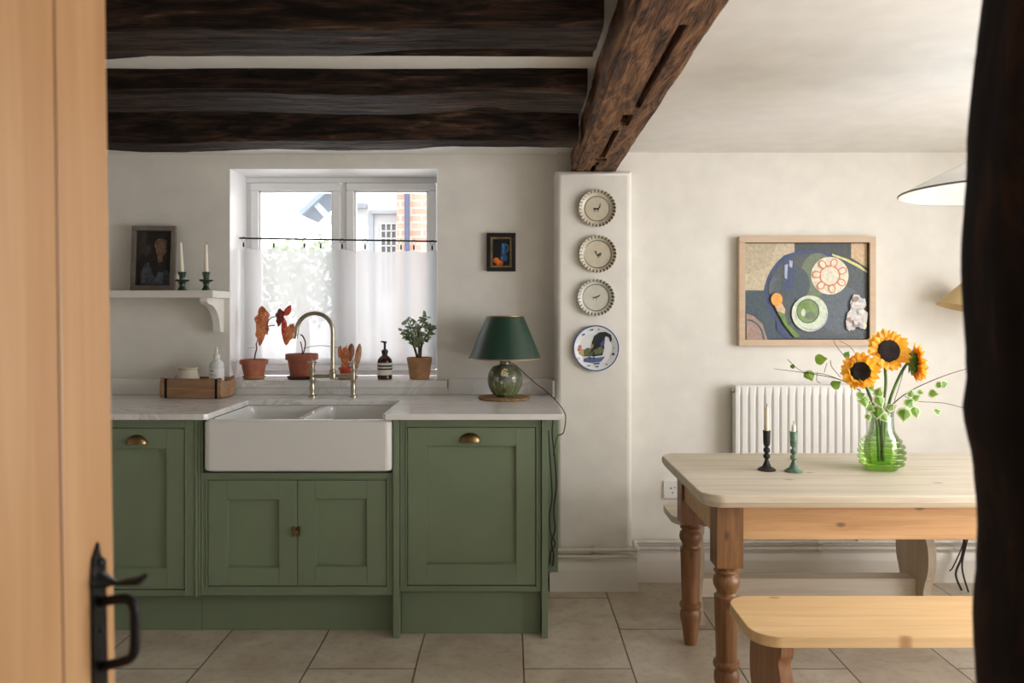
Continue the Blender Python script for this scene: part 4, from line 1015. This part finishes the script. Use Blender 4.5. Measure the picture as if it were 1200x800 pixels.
s2 = thing('wall_socket', 'white socket low on the dining wall just left of the pine table', 'socket', (.785, YD, CZ-(573-365)/239))
MB().box(-.043, .043, -.010, -.0005, -.043, .043, .002).build('face_plate', M['whiteplas'], s2)
MB().box(-.012, -.004, -.0108, -.0098, .004, .010).box(-.003, .003, -.0108, -.0098, -.018, -.012).box(.008, .014, -.0108, -.0098, .008, .013).build('socket_hole', M['black'], s2)
tag(MB().tube(spline([(2.205, 3.72, .30), (2.185, 3.70, .24), (2.160, 3.69, .14), (2.115, 3.66, .07), (2.120, 3.62, .0055)], 6), .005, 8).tube(spline([(2.235, 3.71, .34), (2.175, 3.68, .2), (2.145, 3.66, .1), (2.140, 3.60, .005)], 6), .004, 8).tube(spline([(2.185, 3.71, .28), (2.165, 3.69, .2), (2.115, 3.68, .10), (2.085, 3.66, .085)], 6), .003, 8).build('power_cable', M['cabled']), 'dark cables trailing down the dining wall beside the foreground post', 'cable')

# ------------------------------------------------------------------ radiator
ra = thing('radiator', 'white ribbed panel radiator on the dining wall behind the table', 'radiator', (0, YD, .36))
rx0, rx1, rz1 = (862-600)/243, 1.72, .60
m = MB(); nf = 17; yfr = -.085
def rad(u, v):
    x = rx0+(rx1-rx0)*u; ph = (u*nf) % 1.0
    g = math.exp(-((ph-.5)/.10)**2)
    ed = 1 if .01 < v < .99 else 0
    return Vector((x, yfr+.012*g*min(1, 12*min(v, 1-v)), rz1*v))
m.grid(lambda u, v: rad(u, 1-v), nf*14, 24)
m.build('front_panel', M['whiteplas'], ra, ang=60)
MB().box(rx0-.003, rx1+.003, yfr-.002, -.03, rz1-.001, rz1+.006, .002).build('top_grille', M['whiteplas'], ra)
for q_ in (rx0-.006, rx1+.001): MB().box(q_, q_+.005, yfr, -.03, .01, rz1+.004, .001).build('side_panel', M['whiteplas'], ra)
MB().box(rx0+.01, rx1-.01, -.045, -.04, .0, rz1-.01).build('rear_panel', M['whiteplas'], ra)
for q_ in (rx0+.1, rx1-.13): MB().box(q_, q_+.03, -.04, -.0005, .05, rz1-.1).build('wall_bracket', M['whiteplas'], ra)
MB().lathe([(.008, -.03), (.008, 0), (.012, .0), (.012, .012)], 14, T(rx0-.006, -.06, rz1-.02) @ RY(-PI/2)).build('bleed_valve', M['tapm'], ra)
for xx in (rx0+.04, rx1-.04):
    MB().tube([(xx, -.06, .0), (xx, -.06, -.06), (xx, -.06, -.10), (xx, -.024, -.155)], .0075, 10).lathe([(.012, -.055), (.016, -.05), (.016, -.02), (.011, -.012)], 14, T(xx, -.06, 0)).build('radiator_valve', M['pipe'], ra)

# ------------------------------------------------------------------ large painting
Sp = F/(YD-.03)
bp = thing('framed_painting', 'large still life of plates on a dark round table in a pale wood frame', 'picture', ((945.5-600)/Sp, YD-.001, CZ-(341-365)/Sp))
frame4(MB(), 160/Sp, 128/Sp, 7.2/Sp, .04, bev=.002).build('frame', M['frameoak'], bp)
frame4(MB(), 147/Sp, 115/Sp, 1.3/Sp, .028, bev=0).build('shadow_gap', plain('dark_frame_recess', (62, 46, 38), .9), bp)
cols = [(80, 87, 90), (198, 184, 156), (186, 172, 146), (72, 78, 80), (64, 76, 112), (110, 122, 96), (222, 214, 192), (214, 128, 96), (204, 214, 190), (122, 146, 88), (236, 158, 70), (108, 138, 66), (206, 200, 198), (164, 138, 126), (210, 206, 130), (70, 84, 94), (90, 99, 108), (176, 180, 196), (206, 176, 140)]
cm = canvas_mats(cols, var=.09, vs=60, nm='painting', rough=.55)
Q = 5.333*Sp
def arc(cx, cy, rx, ry, a0, a1, n=24, w=8):
    o_ = [(cx+rx*math.cos(a0+(a1-a0)*i/n), cy+ry*math.sin(a0+(a1-a0)*i/n)) for i in range(n+1)]
    i_ = [(cx+(rx-w)*math.cos(a1+(a0-a1)*i/n), cy+(ry-w)*math.sin(a1+(a0-a1)*i/n)) for i in range(n+1)]
    return o_+i_
X0, X1, Y0, Y1 = 105, 880, 105, 708
def clip(pts): return [(min(X1, max(X0, x)), min(Y1, max(Y0, y))) for x, y in pts]
tbl = clip([(430, 155), (520, 148), (600, 155), (700, 185), (800, 235), (900, 310), (905, 720), (380, 720), (310, 620), (250, 520), (225, 420), (240, 330), (290, 240), (350, 180)])
tbl = clip([(p.x, p.y) for p in spline([(a_, b_, 0) for a_, b_ in tbl], 5)])
tbli = clip([(440, 178), (520, 168), (600, 175), (690, 205), (790, 255), (900, 335), (905, 720), (420, 720), (335, 610), (280, 520), (250, 420), (262, 345), (305, 265), (365, 205)])
tbli = clip([(p.x, p.y) for p in spline([(a_, b_, 0) for a_, b_ in tbli], 5)])
lay = [(3, [(X0, Y0), (X1, Y0), (X1, Y1), (X0, Y1)]), (1, [(X0, Y0), (415, Y0), (415, 160), (300, 235), (220, 400), (X0, 400)]), (2, [(X0, Y0), (300, Y0), (260, 250), (X0, 300)]), (18, [(770, Y0), (X1, Y0), (X1, 265), (770, 195)]),
       (15, [(X0, 402), (225, 402), (260, 540), (370, Y1), (X0, Y1)]), (4, tbl), (0, tbli), (14, [(650, 170), (740, 200), (820, 240), (X1, 285), (X1, 297), (810, 255), (735, 215), (650, 182)]),
       (5, circ(560, 330, 115, 30, 165)), (16, circ(700, 520, 150, 30, 150)), (15, circ(420, 360, 90, 26, 110)), (4, [(345, 200), (405, 195), (412, 300), (400, 400), (350, 395), (345, 300)]), (17, [(352, 240), (372, 235), (366, 330), (352, 320)]), (17, [(380, 210), (402, 215), (398, 260), (382, 250)]),
       (16, [(250, 360), (280, 300), (300, 330), (270, 430), (250, 420)]), (4, [(300, 590), (340, 640), (400, 700), (420, Y1), (370, Y1), (300, 650)]),
       (6, circ(634, 308, 118, 40)), (5, circ(634, 308, 66, 30)), (7, circ(634, 308, 66, 30)), (6, circ(634, 308, 57, 30))]
for kk in range(7):
    a = -PI/2+.3+2*PI*kk/7; px_, py_ = 634+84*math.cos(a), 308+84*math.sin(a)
    ca_, sa_ = math.cos(a), math.sin(a)
    pet = [(px_+28*math.cos(t)*ca_-23*math.sin(t)*sa_, py_+28*math.cos(t)*sa_+23*math.sin(t)*ca_) for t in [2*PI*i/18 for i in range(18)]]
    pin = [(px_+21*math.cos(t)*ca_-16*math.sin(t)*sa_, py_+21*math.cos(t)*sa_+16*math.sin(t)*ca_) for t in [2*PI*i/18 for i in range(18)]]
    lay += [(7, pet), (6, pin)]
lay += [(8, circ(506, 545, 113, 40)), (17, circ(520, 560, 96, 36, 92)), (8, circ(515, 552, 94, 36, 90)), (15, circ(494, 530, 72, 34, 76)), (9, circ(492, 530, 66, 32, 70)), (11, circ(470, 495, 32, 18, 26)), (5, circ(510, 560, 34, 18, 24)), (8, circ(465, 540, 14, 14, 24)),
        (18, [(285, 495), (330, 480), (352, 520), (345, 560), (310, 550)]), (11, [(300, 530), (345, 545), (365, 610), (430, 670), (440, 690), (410, 695), (350, 620)]), (10, circ(298, 457, 36, 26, 41)),
        (12, [(755, 480), (780, 425), (815, 430), (822, 455), (850, 450), (858, 490), (840, 520), (868, 540), (862, 600), (830, 610), (800, 630), (770, 625), (755, 655), (735, 640), (730, 590), (742, 540), (760, 520)]), *[((12, 17, 12, 6, 13)[i % 5], circ(798+34*math.cos(i*2.4)+(i % 3-1)*14, 545+88*math.sin(i*1.7), 15+i % 4*3, 9, 13+i % 3*5)) for i in range(22)],
        (13, [(X0, 545), (150, 560), (205, 610), (238, Y1), (X0, Y1)]), (15, arc(X0+5, 715, 108, 135, -PI/2, 0, 14, 10)), (13, [(X0, 585), (145, 610), (195, Y1), (X0, Y1)])]
mp = paint([(mi, clip(p)) for mi, p in lay], Q, 485, 405, -.014, .0003)
mp.box(-.30, .30, -.012, 0, -.24, .24, 0, 3).build('canvas', cm, bp)

# ------------------------------------------------------------------ pine farmhouse table
tx0, tx1, ty0, ty1, tz = .603, 2.45, 2.426, 3.158, .74
tb = thing('farmhouse_table', 'scrubbed pine farmhouse table with turned legs, in front of the radiator', 'table', (0, 0, 0))
rc = rrect(tx0, tx1, ty0, ty1, .07, 8)
m = MB(); bm = m.bm
def inset(x0, x1, y0, y1, r, i): return rrect(x0+i, x1-i, y0+i, y1-i, max(.01, r-i), 8)
LL = [(.695, .022), (.698, .012), (.705, .006), (.712, .004), (.716, .0), (.732, .0), (.738, .003), (.74, .008)]
R = [[bm.verts.new((x, y, z)) for x, y in inset(tx0, tx1, ty0, ty1, .075, i)] for z, i in LL]
for A, B in zip(R, R[1:]):
    for i in range(len(A)): bm.faces.new((A[i], A[(i+1) % len(A)], B[(i+1) % len(A)], B[i]))
bm.faces.new(R[0][::-1]); bm.faces.new(R[-1])
for f in bm.faces: f.material_index = 0
m.build('tabletop', [M['pinetop']], tb, ang=30)
ax0, ax1, ay0, ay1 = .665, tx1-.062, 2.495, 3.095
lw = .088
MB().box(ax0+lw, ax1-lw, ay0+.006, ay0+.03, .578, .6945, .002).box(ax0+lw, ax1-lw, ay1-.03, ay1-.006, .578, .6945, .002).box(ax0+.01, ax0+.034, ay0+lw, ay1-lw, .578, .6945, .002).box(ax1-.034, ax1-.01, ay0+lw, ay1-lw, .578, .6945, .002).build('apron', M['pineedge'], tb)
legp = [(.020, 0), (.025, .004), (.034, .075), (.041, .105), (.041, .125), (.036, .138), (.033, .142), (.042, .150), (.044, .158), (.042, .166), (.034, .172), (.0345, .19), (.0375, .30), (.040, .375), (.0405, .383), (.033, .388), (.031, .395), (.035, .404), (.042, .418), (.044, .432), (.041, .446), (.033, .453), (.032, .457), (.040, .461), (.042, .466), (.038, .471), (.034, .474), (.038, .485)]
for (xx, yy) in ((ax0, ay0), (ax0, ay1-lw), (ax1-lw, ay0), (ax1-lw, ay1-lw)):
    m = MB(); m.lathe(legp, 32, T(xx+lw/2, yy+lw/2, 0)); m.box(xx, xx+lw, yy, yy+lw, .484, .6945, .003)
    m.build('leg', M['pineleg'], tb)

# ------------------------------------------------------------------ benches
def bench(label, x0, x1, y0, y1, z, mt, ml, lxs, grp, legmat2=None):
    b = thing('pine_bench', label, 'bench', ((x0+x1)/2, (y0+y1)/2, 0), group=grp)
    ox, oy = (x0+x1)/2, (y0+y1)/2; hw, hd = (x1-x0)/2, (y1-y0)/2
    m = MB(); bm = m.bm
    R = [[bm.verts.new((x, y, zz)) for x, y in rrect(-hw+i, hw-i, -hd+i, hd-i, .075, 8)] for zz, i in ((z-.032, .004), (z-.029, 0), (z-.004, 0), (z-.001, .001), (z, .004))]
    for A, B in zip(R, R[1:]):
        for i in range(len(A)): bm.faces.new((A[i], A[(i+1) % len(A)], B[(i+1) % len(A)], B[i]))
    bm.faces.new(R[0][::-1]); bm.faces.new(R[-1]); m.build('seat', mt, b)
    h = z-.0325; w = hd*.92
    side = [(1.0, 1.0), (.97, .93), (.86, .89), (.84, .85), (.95, .78), (1.0, .66), (.96, .52), (.80, .40), (.70, .30), (.72, .2), (.86, .13), (.98, .1), (1.0, .03), (.97, 0)]
    side = spline([(a, b_, 0) for a, b_ in side], 4)
    pr = [(-p.x*w, p.y*h) for p in side][::1]
    pr = pr+[(-.45*w, 0), (-.35*w, .05*h), (.35*w, .05*h), (.45*w, 0)]+[(p.x*w, p.y*h) for p in side][::-1]
    for xx in lxs:
        Mx = Matrix(((0, 0, 1, xx-ox), (1, 0, 0, 0), (0, 1, 0, 0), (0, 0, 0, 1)))
        MB().prism(pr, 0, .034, Mx).build('leg', ml, b, ang=50)
    MB().box(lxs[0]-ox+.034, lxs[1]-ox, -.04, .04, .085, .165, .003).build('stretcher', mt, b)
    return b
bench('honey-coloured pine bench in the foreground on the near side of the table', .650, 2.5, 2.055, 2.355, .45, M['bench'], M['benchleg'], (.725, 2.2), 'pine benches')
bench('pale bleached pine bench between the table and the radiator wall', .68, 1.98, 3.215, 3.515, .452, M['paleb'], M['palebv'], (.775, 1.75), 'pine benches')

# ------------------------------------------------------------------ candlesticks on the table
def stick(px, py, y, label, mat, cl, cmat, clab, hs=.145):
    x = (px-600)/F*y
    t_ = thing('candlestick', label, 'candlestick', (x, y, tz+.0005), group='bobbin candlesticks on the table')
    pr = [(.032, 0), (.033, .003), (.028, .007), (.016, .014), (.011, .026), (.007, .036), (.006, .040)]
    for c0 in (.051, .073):
        pr += [(.0125*math.cos(a) if abs(math.cos(a)) > .45 else .006, c0+.0115*math.sin(a)) for a in [-1.05+2.1*i/8 for i in range(9)]]
    pr += [(.006, .087), (.011, .092), (.0125, .098), (.0135, .140), (.0145, .1445), (.012, .145), (.0105, .141), (.0105, .118)]
    MB().lathe(pr, 28).build('stem', mat, t_)
    candle(x, y, tz+.1195, cl, .0085, .0065, 0, clab, cmat, True, 'candles on the table')
stick(898.5, 551, 2.81, 'charcoal black bobbin candlestick on the pine table, left of the green one', M['blackcs'], .112, M['waxy'], 'longer ivory candle standing in the black candlestick')
stick(930, 553, 2.785, 'verdigris green bobbin candlestick on the pine table, nearer the vase', M['greencs'], .052, M['wax'], 'short white candle stub in the green candlestick')

# ------------------------------------------------------------------ vase and flowers
vx, vy = 1.362, 2.83
vs = thing('glass_vase', 'clear green ribbed glass vase holding sunflowers on the pine table', 'vase', (vx, vy, tz+.0008))
pr = [(.050, 0), (.054, .004), (.057, .012)]
for i in range(5):
    zc_ = .024+i*.0205; rbig = (.078, .083, .083, .080, .070)[i]
    pr += [(rbig-.010, zc_-.009), (rbig-.002, zc_-.005), (rbig, zc_), (rbig-.002, zc_+.005), (rbig-.010, zc_+.009)]
pr += [(.054, .125), (.046, .138), (.042, .155), (.041, .19), (.043, .22), (.050, .238)]
inner = [(r-.004 if i > 0 else r, z) for i, (r, z) in enumerate([(.0505, .236), (.041, .215), (.039, .19), (.040, .155), (.046, .134), (.060, .115), (.064, .06), (.056, .022), (.0, .016)])]
MB().lathe(pr+inner, 56, capt=False).build('vase_glass', M['vase'], vs, ang=60)
def vp(px, py, dy=0): return P(px, py, vy+dy)
def sunflower(label, px, py, R, fc, dy, pm, stem_pts, seed):
    c = vp(px, py, dy); t_ = thing('sunflower', label, 'sunflower', (vx, vy, tz+.02), group='sunflowers in the vase')
    o = Vector((vx, vy, tz+.02)); rs_ = random.Random(seed)
    f = Vector(fc).normalized(); u_ = f.cross(Vector((0, 0, 1))).normalized(); w_ = u_.cross(f)
    MM = Matrix(((u_.x, w_.x, f.x, 0), (u_.y, w_.y, f.y, 0), (u_.z, w_.z, f.z, 0), (0, 0, 0, 1))); MM = T(*(c-o)) @ MM
    m = MB(); m.lathe([(R*.50, -.006), (R*.53, .002), (R*.50, .009), (R*.36, .013), (R*.16, .009), (0, .008)], 32, MM, capt=False); m.build('seed_disc', M['seed'], t_)
    m = MB()
    for layer, (n, ln, lift) in enumerate(((22, 1.02, .002), (21, .97, .007), (18, .88, .011))):
        for i in range(n):
            a = 2*PI*(i+.5*layer+rs_.uniform(-.2, .2))/n; L = R*ln*rs_.uniform(.9, 1.08)
            d = Vector((math.cos(a), math.sin(a), 0)); b0 = d*R*.44+Vector((0, 0, lift-.006)); tp_ = d*L+Vector((0, 0, lift+rs_.uniform(-.012, .012)))
            if rs_.random() < .12: tp_ = d*R*.62+Vector((0, 0, .028))
            b0, tp_ = (MM @ b0), (MM @ tp_)
            blade(m, b0, tp_, R*.36*rs_.uniform(.85, 1.15), MM.to_3x3() @ Vector((rs_.uniform(-.3, .3), rs_.uniform(-.3, .3), 1)), n=6, cup=.18)
    m.build('petals', pm, t_)
    m = MB()
    for i in range(15):
        a = 2*PI*i/15; d = Vector((math.cos(a), math.sin(a), 0)); blade(m, MM @ (d*R*.22+Vector((0, 0, -.014))), MM @ (d*R*.66+Vector((0, 0, -.022+.006*rs_.random()))), R*.22, MM.to_3x3() @ Vector((0, 0, 1)), n=5)
    m.lathe([(.006, -.03), (R*.25, -.02), (R*.5, -.008)], 20, MM); m.build('sepals', M['sleaf'], t_)
    m = MB(); pts = [MM @ Vector((0, 0, -.012)), MM @ Vector((0, 0, -.03))]+[Vector(p)-o for p in stem_pts]
    m.tube(spline(pts, 5), .0052, 10); m.build('stem', M['sstem'], t_)
b0 = Vector((vx, vy, tz+.03))
sunflower('largest upright sunflower at the top of the bouquet facing the viewer', 1041, 411, .080, (.05, -1, .12), -.01, M['petal'], [vp(1038, 450, .02), vp(1034, 490, .0), b0+Vector((.012, .01, 0))], 1)
sunflower('lower left sunflower in front of the others, facing slightly left', 1008, 435, .068, (-.25, -1, -.05), -.06, M['petal'], [vp(1020, 465, -.02), vp(1027, 490, -.01), b0+Vector((-.015, -.01, 0))], 2)
sunflower('pale yellow sunflower seen from the side at the right of the bouquet', 1074, 425, .074, (.9, -.16, .02), .0, M['petaly'], [vp(1052, 445, .01), vp(1040, 480, .01), b0+Vector((.0, .0, 0))], 3)
def ivy_leaf(m, c, size, nrm, ang, mi=0, edge=True):
    c = Vector(c); n_ = Vector(nrm).normalized(); u_ = n_.cross(Vector((0, 0, 1))).normalized(); w_ = u_.cross(n_)
    sh_ = [(0, -.5), (.34, -.42), (.5, -.1), (.36, .14), (.2, .3), (0, .55), (-.2, .3), (-.36, .14), (-.5, -.1), (-.34, -.42)]
    ca_, sa_ = math.cos(ang), math.sin(ang)
    def pt_(x, y, k, e): x, y = x*k, y*k; X, Y_ = x*ca_-y*sa_, x*sa_+y*ca_; return c+u_*X*size+w_*Y_*size+n_*(e-abs(x)*.25*size)
    for s in (-1, 1):
        half = [p for p in sh_ if p[0]*s >= 0]; half.sort(key=lambda p: p[1])
        m.face([pt_(x, y, 1, 0) for x, y in half], 1 if edge else 0)
        if edge: m.face([pt_(x, y, .74, .0008) for x, y in half], 0)
LM = [M['sleaf'], M['sleafv']]
# birch-like twigs to the left
def branch(label, pts, r, subs, leaves, grp, cat='branch', edge=False):
    o = Vector((vx, vy, tz+.02)); t_ = thing('leafy_branch', label, cat, tuple(o), group=grp)
    m = MB(); sp_ = spline([Vector(p)-o for p in pts], 5); m.tube(sp_, [r*(1-.7*i/(len(sp_)-1)) for i in range(len(sp_))], 7)
    for s_ in subs: m.tube(spline([Vector(p)-o for p in s_], 4), r*.4, 6)
    m.build('twig', M['twig'], t_)
    m = MB(); rs_ = random.Random(len(leaves)*7+3)
    for (lx_, ly_, sz, an, dy_) in leaves:
        ivy_leaf(m, vp(lx_, ly_, dy_)-o, sz, (rs_.uniform(-.5, .5), -1, rs_.uniform(-.1, .7)), an, edge=edge)
    if leaves: m.build('leaves', LM, t_)
g_ = 'branches in the vase'
branch('thin dark branch with green leaves reaching far left from the vase', [b0+Vector((.0, -.01, 0)), vp(1030, 495), vp(1012, 462, -.02), vp(985, 445, -.04), vp(945, 437, -.04), vp(907, 432, -.04)], .0028,
       [[vp(988, 446, -.04), vp(965, 438, -.04), vp(940, 435, -.04), vp(923, 421, -.04)], [vp(958, 436, -.04), vp(957, 445, -.04), vp(961, 449, -.04)], [vp(985, 442, -.04), vp(975, 430, -.04), vp(973, 422, -.04)], [vp(966, 436, -.04), vp(969, 425, -.04)]],
       [(962, 421, .042, 1.4, -.04), (949, 440, .042, 2.8, -.045), (929, 429, .018, .5, -.04), (980, 450, .038, 1.0, -.04)], g_)
branch('bare curved twigs rising left behind the front sunflower', [b0+Vector((.004, .01, 0)), vp(1030, 490, .02), vp(1008, 440, .04), vp(990, 418, .04), vp(978, 402, .04), vp(978, 397, .04)], .0022, [[vp(1005, 418, .04), vp(996, 406, .04), vp(983, 399, .04)]], [(993, 415, .026, .6, .03)], g_)
branch('dark branch with cream-edged leaves reaching right towards the post', [b0+Vector((-.004, .0, 0)), vp(1036, 490), vp(1050, 470, -.01), vp(1074, 454, -.02), vp(1110, 439, -.03), vp(1140, 430, -.03)], .003,
       [[vp(1060, 464, -.02), vp(1075, 470, -.02), vp(1105, 472, -.02), vp(1130, 478, -.02)], [vp(1048, 470, -.02), vp(1056, 445, -.01), vp(1060, 428, -.01)]],
       [(1060, 486, .056, 3.3, -.05), (1073, 483, .050, 3.0, -.04), (1066, 472, .046, .8, -.035), (1074, 466, .034, 1.0, -.03), (1094, 461, .036, 1.7, -.03), (1107, 450, .034, 1.3, -.03), (1101, 451, .03, 1.9, -.03), (1079, 459, .026, 2.2, -.03), (1099, 482, .032, 1.5, -.03), (1068, 461, .034, .2, -.03)], g_, edge=True)
branch('bunch of cream-edged ivy leaves spilling at the neck of the vase', [b0+Vector((.0, .0, 0)), vp(1030, 500, -.01), vp(1024, 470, -.03)], .0025, [[vp(1030, 490, -.02), vp(1018, 476, -.04)], [vp(1030, 490, -.02), vp(1040, 476, -.05)], [vp(1024, 480, -.03), vp(1016, 456, -.04)]],
       [(1030, 459, .04, .4, -.05), (1031, 470, .05, 2.9, -.055), (1013, 470, .05, 3.0, -.05), (1009, 463, .036, 1.2, -.05), (1028, 483, .052, 3.2, -.055), (1037, 489, .04, 2.6, -.055), (1044, 477, .034, .8, -.05), (1020, 478, .036, 2.2, -.05), (1022, 455, .03, .9, -.04), (1018, 489, .03, 3.0, -.05)], g_, edge=True)

# ------------------------------------------------------------------ lamps on the right
pd = thing('pendant_lamp', 'wide white enamel pendant lamp over the table, half behind the post', 'lamp', (1.52, 2.36, 0))
zb_ = 1.687
MB().lathe([(.300, zb_), (.298, zb_+.004), (.23, zb_+.040), (.11, zb_+.10), (.045, zb_+.125), (.042, zb_+.15), (.038, zb_+.15), (.042, zb_+.122), (.108, zb_+.096), (.228, zb_+.036), (.296, zb_)], 64, capb=False, capt=False).build('lamp_shade', M['enamel'], pd)
MB().lathe([(.2995, zb_-.001), (.3015, zb_), (.3005, zb_+.005), (.298, zb_+.004)], 64, capb=False, capt=False).build('shade_rim', plain('grey_rim', (120, 120, 118), .4), pd)
MB().lathe([(.022, zb_+.06), (.03, zb_+.09), (.02, zb_+.12)], 16).sphere((0, 0, zb_+.05), .03).build('bulb', M['whiteplas'], pd)
MB().lathe([(.02, zb_+.15), (.02, zb_+.17), (.006, zb_+.18)], 16).tube([(0, 0, zb_+.17), (0, 0, ZC-.02)], .003, 8).build('flex', M['cabled'], pd)
MB().lathe([(.045, ZC-.025), (.05, ZC-.02), (.05, ZC-.0005)], 24).build('ceiling_rose', M['enamel'], pd)
wl_ = thing('wall_lamp', 'tan card wall lamp shade peeping out beside the foreground post', 'lamp', (2.14, YD, 1.33))
MS = T(0, -.17, .0) @ RY(.22)
MB().lathe([(.14, 0), (.045, .13), (.0435, .13), (.1385, 0)], 40, MS, capb=False, capt=False).build('lamp_shade', plain('tan_card_shade', (196, 170, 122), .7), wl_)
MB().tube([(.05, -.005, .05), (.05, -.06, .07), (.03, -.13, .08), (0.02, -.17, .10)], .006, 10).lathe([(.035, 0), (.035, .01), (.01, .015)], 20, T(.05, -.0005, .05) @ RX(PI/2)).build('bracket_arm', M['brass'], wl_)

# ------------------------------------------------------------------ outside the kitchen window
def brickm():
    k = NT('red_brick'); tc = k.n('ShaderNodeTexCoord'); s = k.sep(tc.outputs['Object']); cb_ = k.n('ShaderNodeCombineXYZ')
    k.set(cb_.inputs[0], k.math('ADD', s[0], s[1])); k.set(cb_.inputs[1], s[2])
    br = k.n('ShaderNodeTexBrick'); k.t.links.new(cb_.outputs[0], br.inputs['Vector']); br.inputs['Scale'].default_value = 1; br.inputs['Brick Width'].default_value = .225; br.inputs['Row Height'].default_value = .075; br.inputs['Mortar Size'].default_value = .010
    br.inputs['Color1'].default_value = lin((212, 160, 140)); br.inputs['Color2'].default_value = lin((218, 178, 160)); br.inputs['Mortar'].default_value = lin((214, 204, 192))
    k.set(k.b.inputs['Base Color'], br.outputs['Color']); k.b.inputs['Roughness'].default_value = .9; return k.m
nb = thing('neighbour_house', 'pale rendered house with a brick corner seen through the kitchen window', 'building', (-.6, 8.0, 0))
MB().box(-1.1, 3.2, .25, 5, 0, 5.2).build('rendered_wall', plain('white_render', (222, 222, 222), .9), nb)
MB().box(-.60, 3.2, 0, .26, 0, 5.2).build('brick_wall', brickm(), nb)
MB().tube([(-.485, -.06, 0), (-.485, -.06, 5)], .028, 12).build('drainpipe', plain('blue_grey_pipe', (92, 100, 128), .5), nb)
wn = MB().box(-.80, -.60+.04, .22, .255, 1.55, 2.26, .004).build('window', plain('grey_glass', (96, 100, 106), .3), nb)
m = MB()
for i in range(5): m.box(-.80+.055*i-.006, -.80+.055*i+.006, .20, .22, 1.55, 2.26)
for i in range(10): m.box(-.80, -.57, .20, .22, 1.55+.079*i-.006, 1.55+.079*i+.006)
m.build('lattice', plain('white_lattice', (235, 235, 235), .6), wn)
MB().box(-.90, -.56, .17, .25, 2.36, 2.40, .004).box(-.93, -.88, .2, .25, 1.2, 2.4, .004).box(-1.12, -.95, .15, .27, 2.42, 2.47, .004).build('hood_moulding', plain('grey_trim', (176, 182, 190), .7), nb)
pg = thing('timber_porch', 'pale timber gable porch seen through the left window pane', 'porch', (-1.85, 7.6, 0))
mt_ = plain('pale_grey_timber', (190, 196, 204), .8)
MB().box(-.31, .25, -.1, .55, 0, .05, .004, M=T(0.02, 0, 2.47) @ RY(-.75)).build('porch_roof', plain('blue_grey_slate', (150, 162, 180), .7), pg)
MB().box(.12, .19, -.05, .02, 0, 2.5, .004).box(-.02, .04, -.05, .02, 2.1, 2.5, .004, M=T(.1, 0, 0)).build('porch_post', mt_, pg)
MB().box(-.03, .03, -.05, 0, -.28, .2, .004, M=T(.05, 0, 2.24) @ RY(-.75)).build('brace', mt_, pg)
# pale tree
tr = thing('garden_tree', 'pale hazy green tree beyond the garden, in the left window pane', 'tree', (-2.9, 10.5, 0))
MB().tube([(0, 0, 0), (.05, 0, 1), (0, 0, 2)], [.12, .09, .05], 10).build('trunk', M['bstem'], tr)
m = MB(); rt = random.Random(4)
for i in range(900):
    a, b_ = rt.uniform(0, 2*PI), math.acos(rt.uniform(-1, 1)); r = .75*rt.random()**.4
    c = Vector((r*math.sin(b_)*math.cos(a)*1.3, r*math.sin(b_)*math.sin(a), 1.75+.62*r*math.cos(b_)/.75))
    v = Vector((rt.uniform(-1, 1), rt.uniform(-1, 1), rt.uniform(-1, .5))).normalized(); blade(m, c, c+v*.12, .07, (rt.uniform(-1, 1), -1, rt.uniform(-1, 1)), n=2)
m.build('foliage', leaf_mat('pale_garden_leaf', (150, 170, 130), (190, 202, 170)), tr)
struct(MB().box(-8, 8, 4.2, 16, -.15, -.02).build('ground', plain('pale_paving', (170, 168, 160), .9, var=.1, vs=3)))
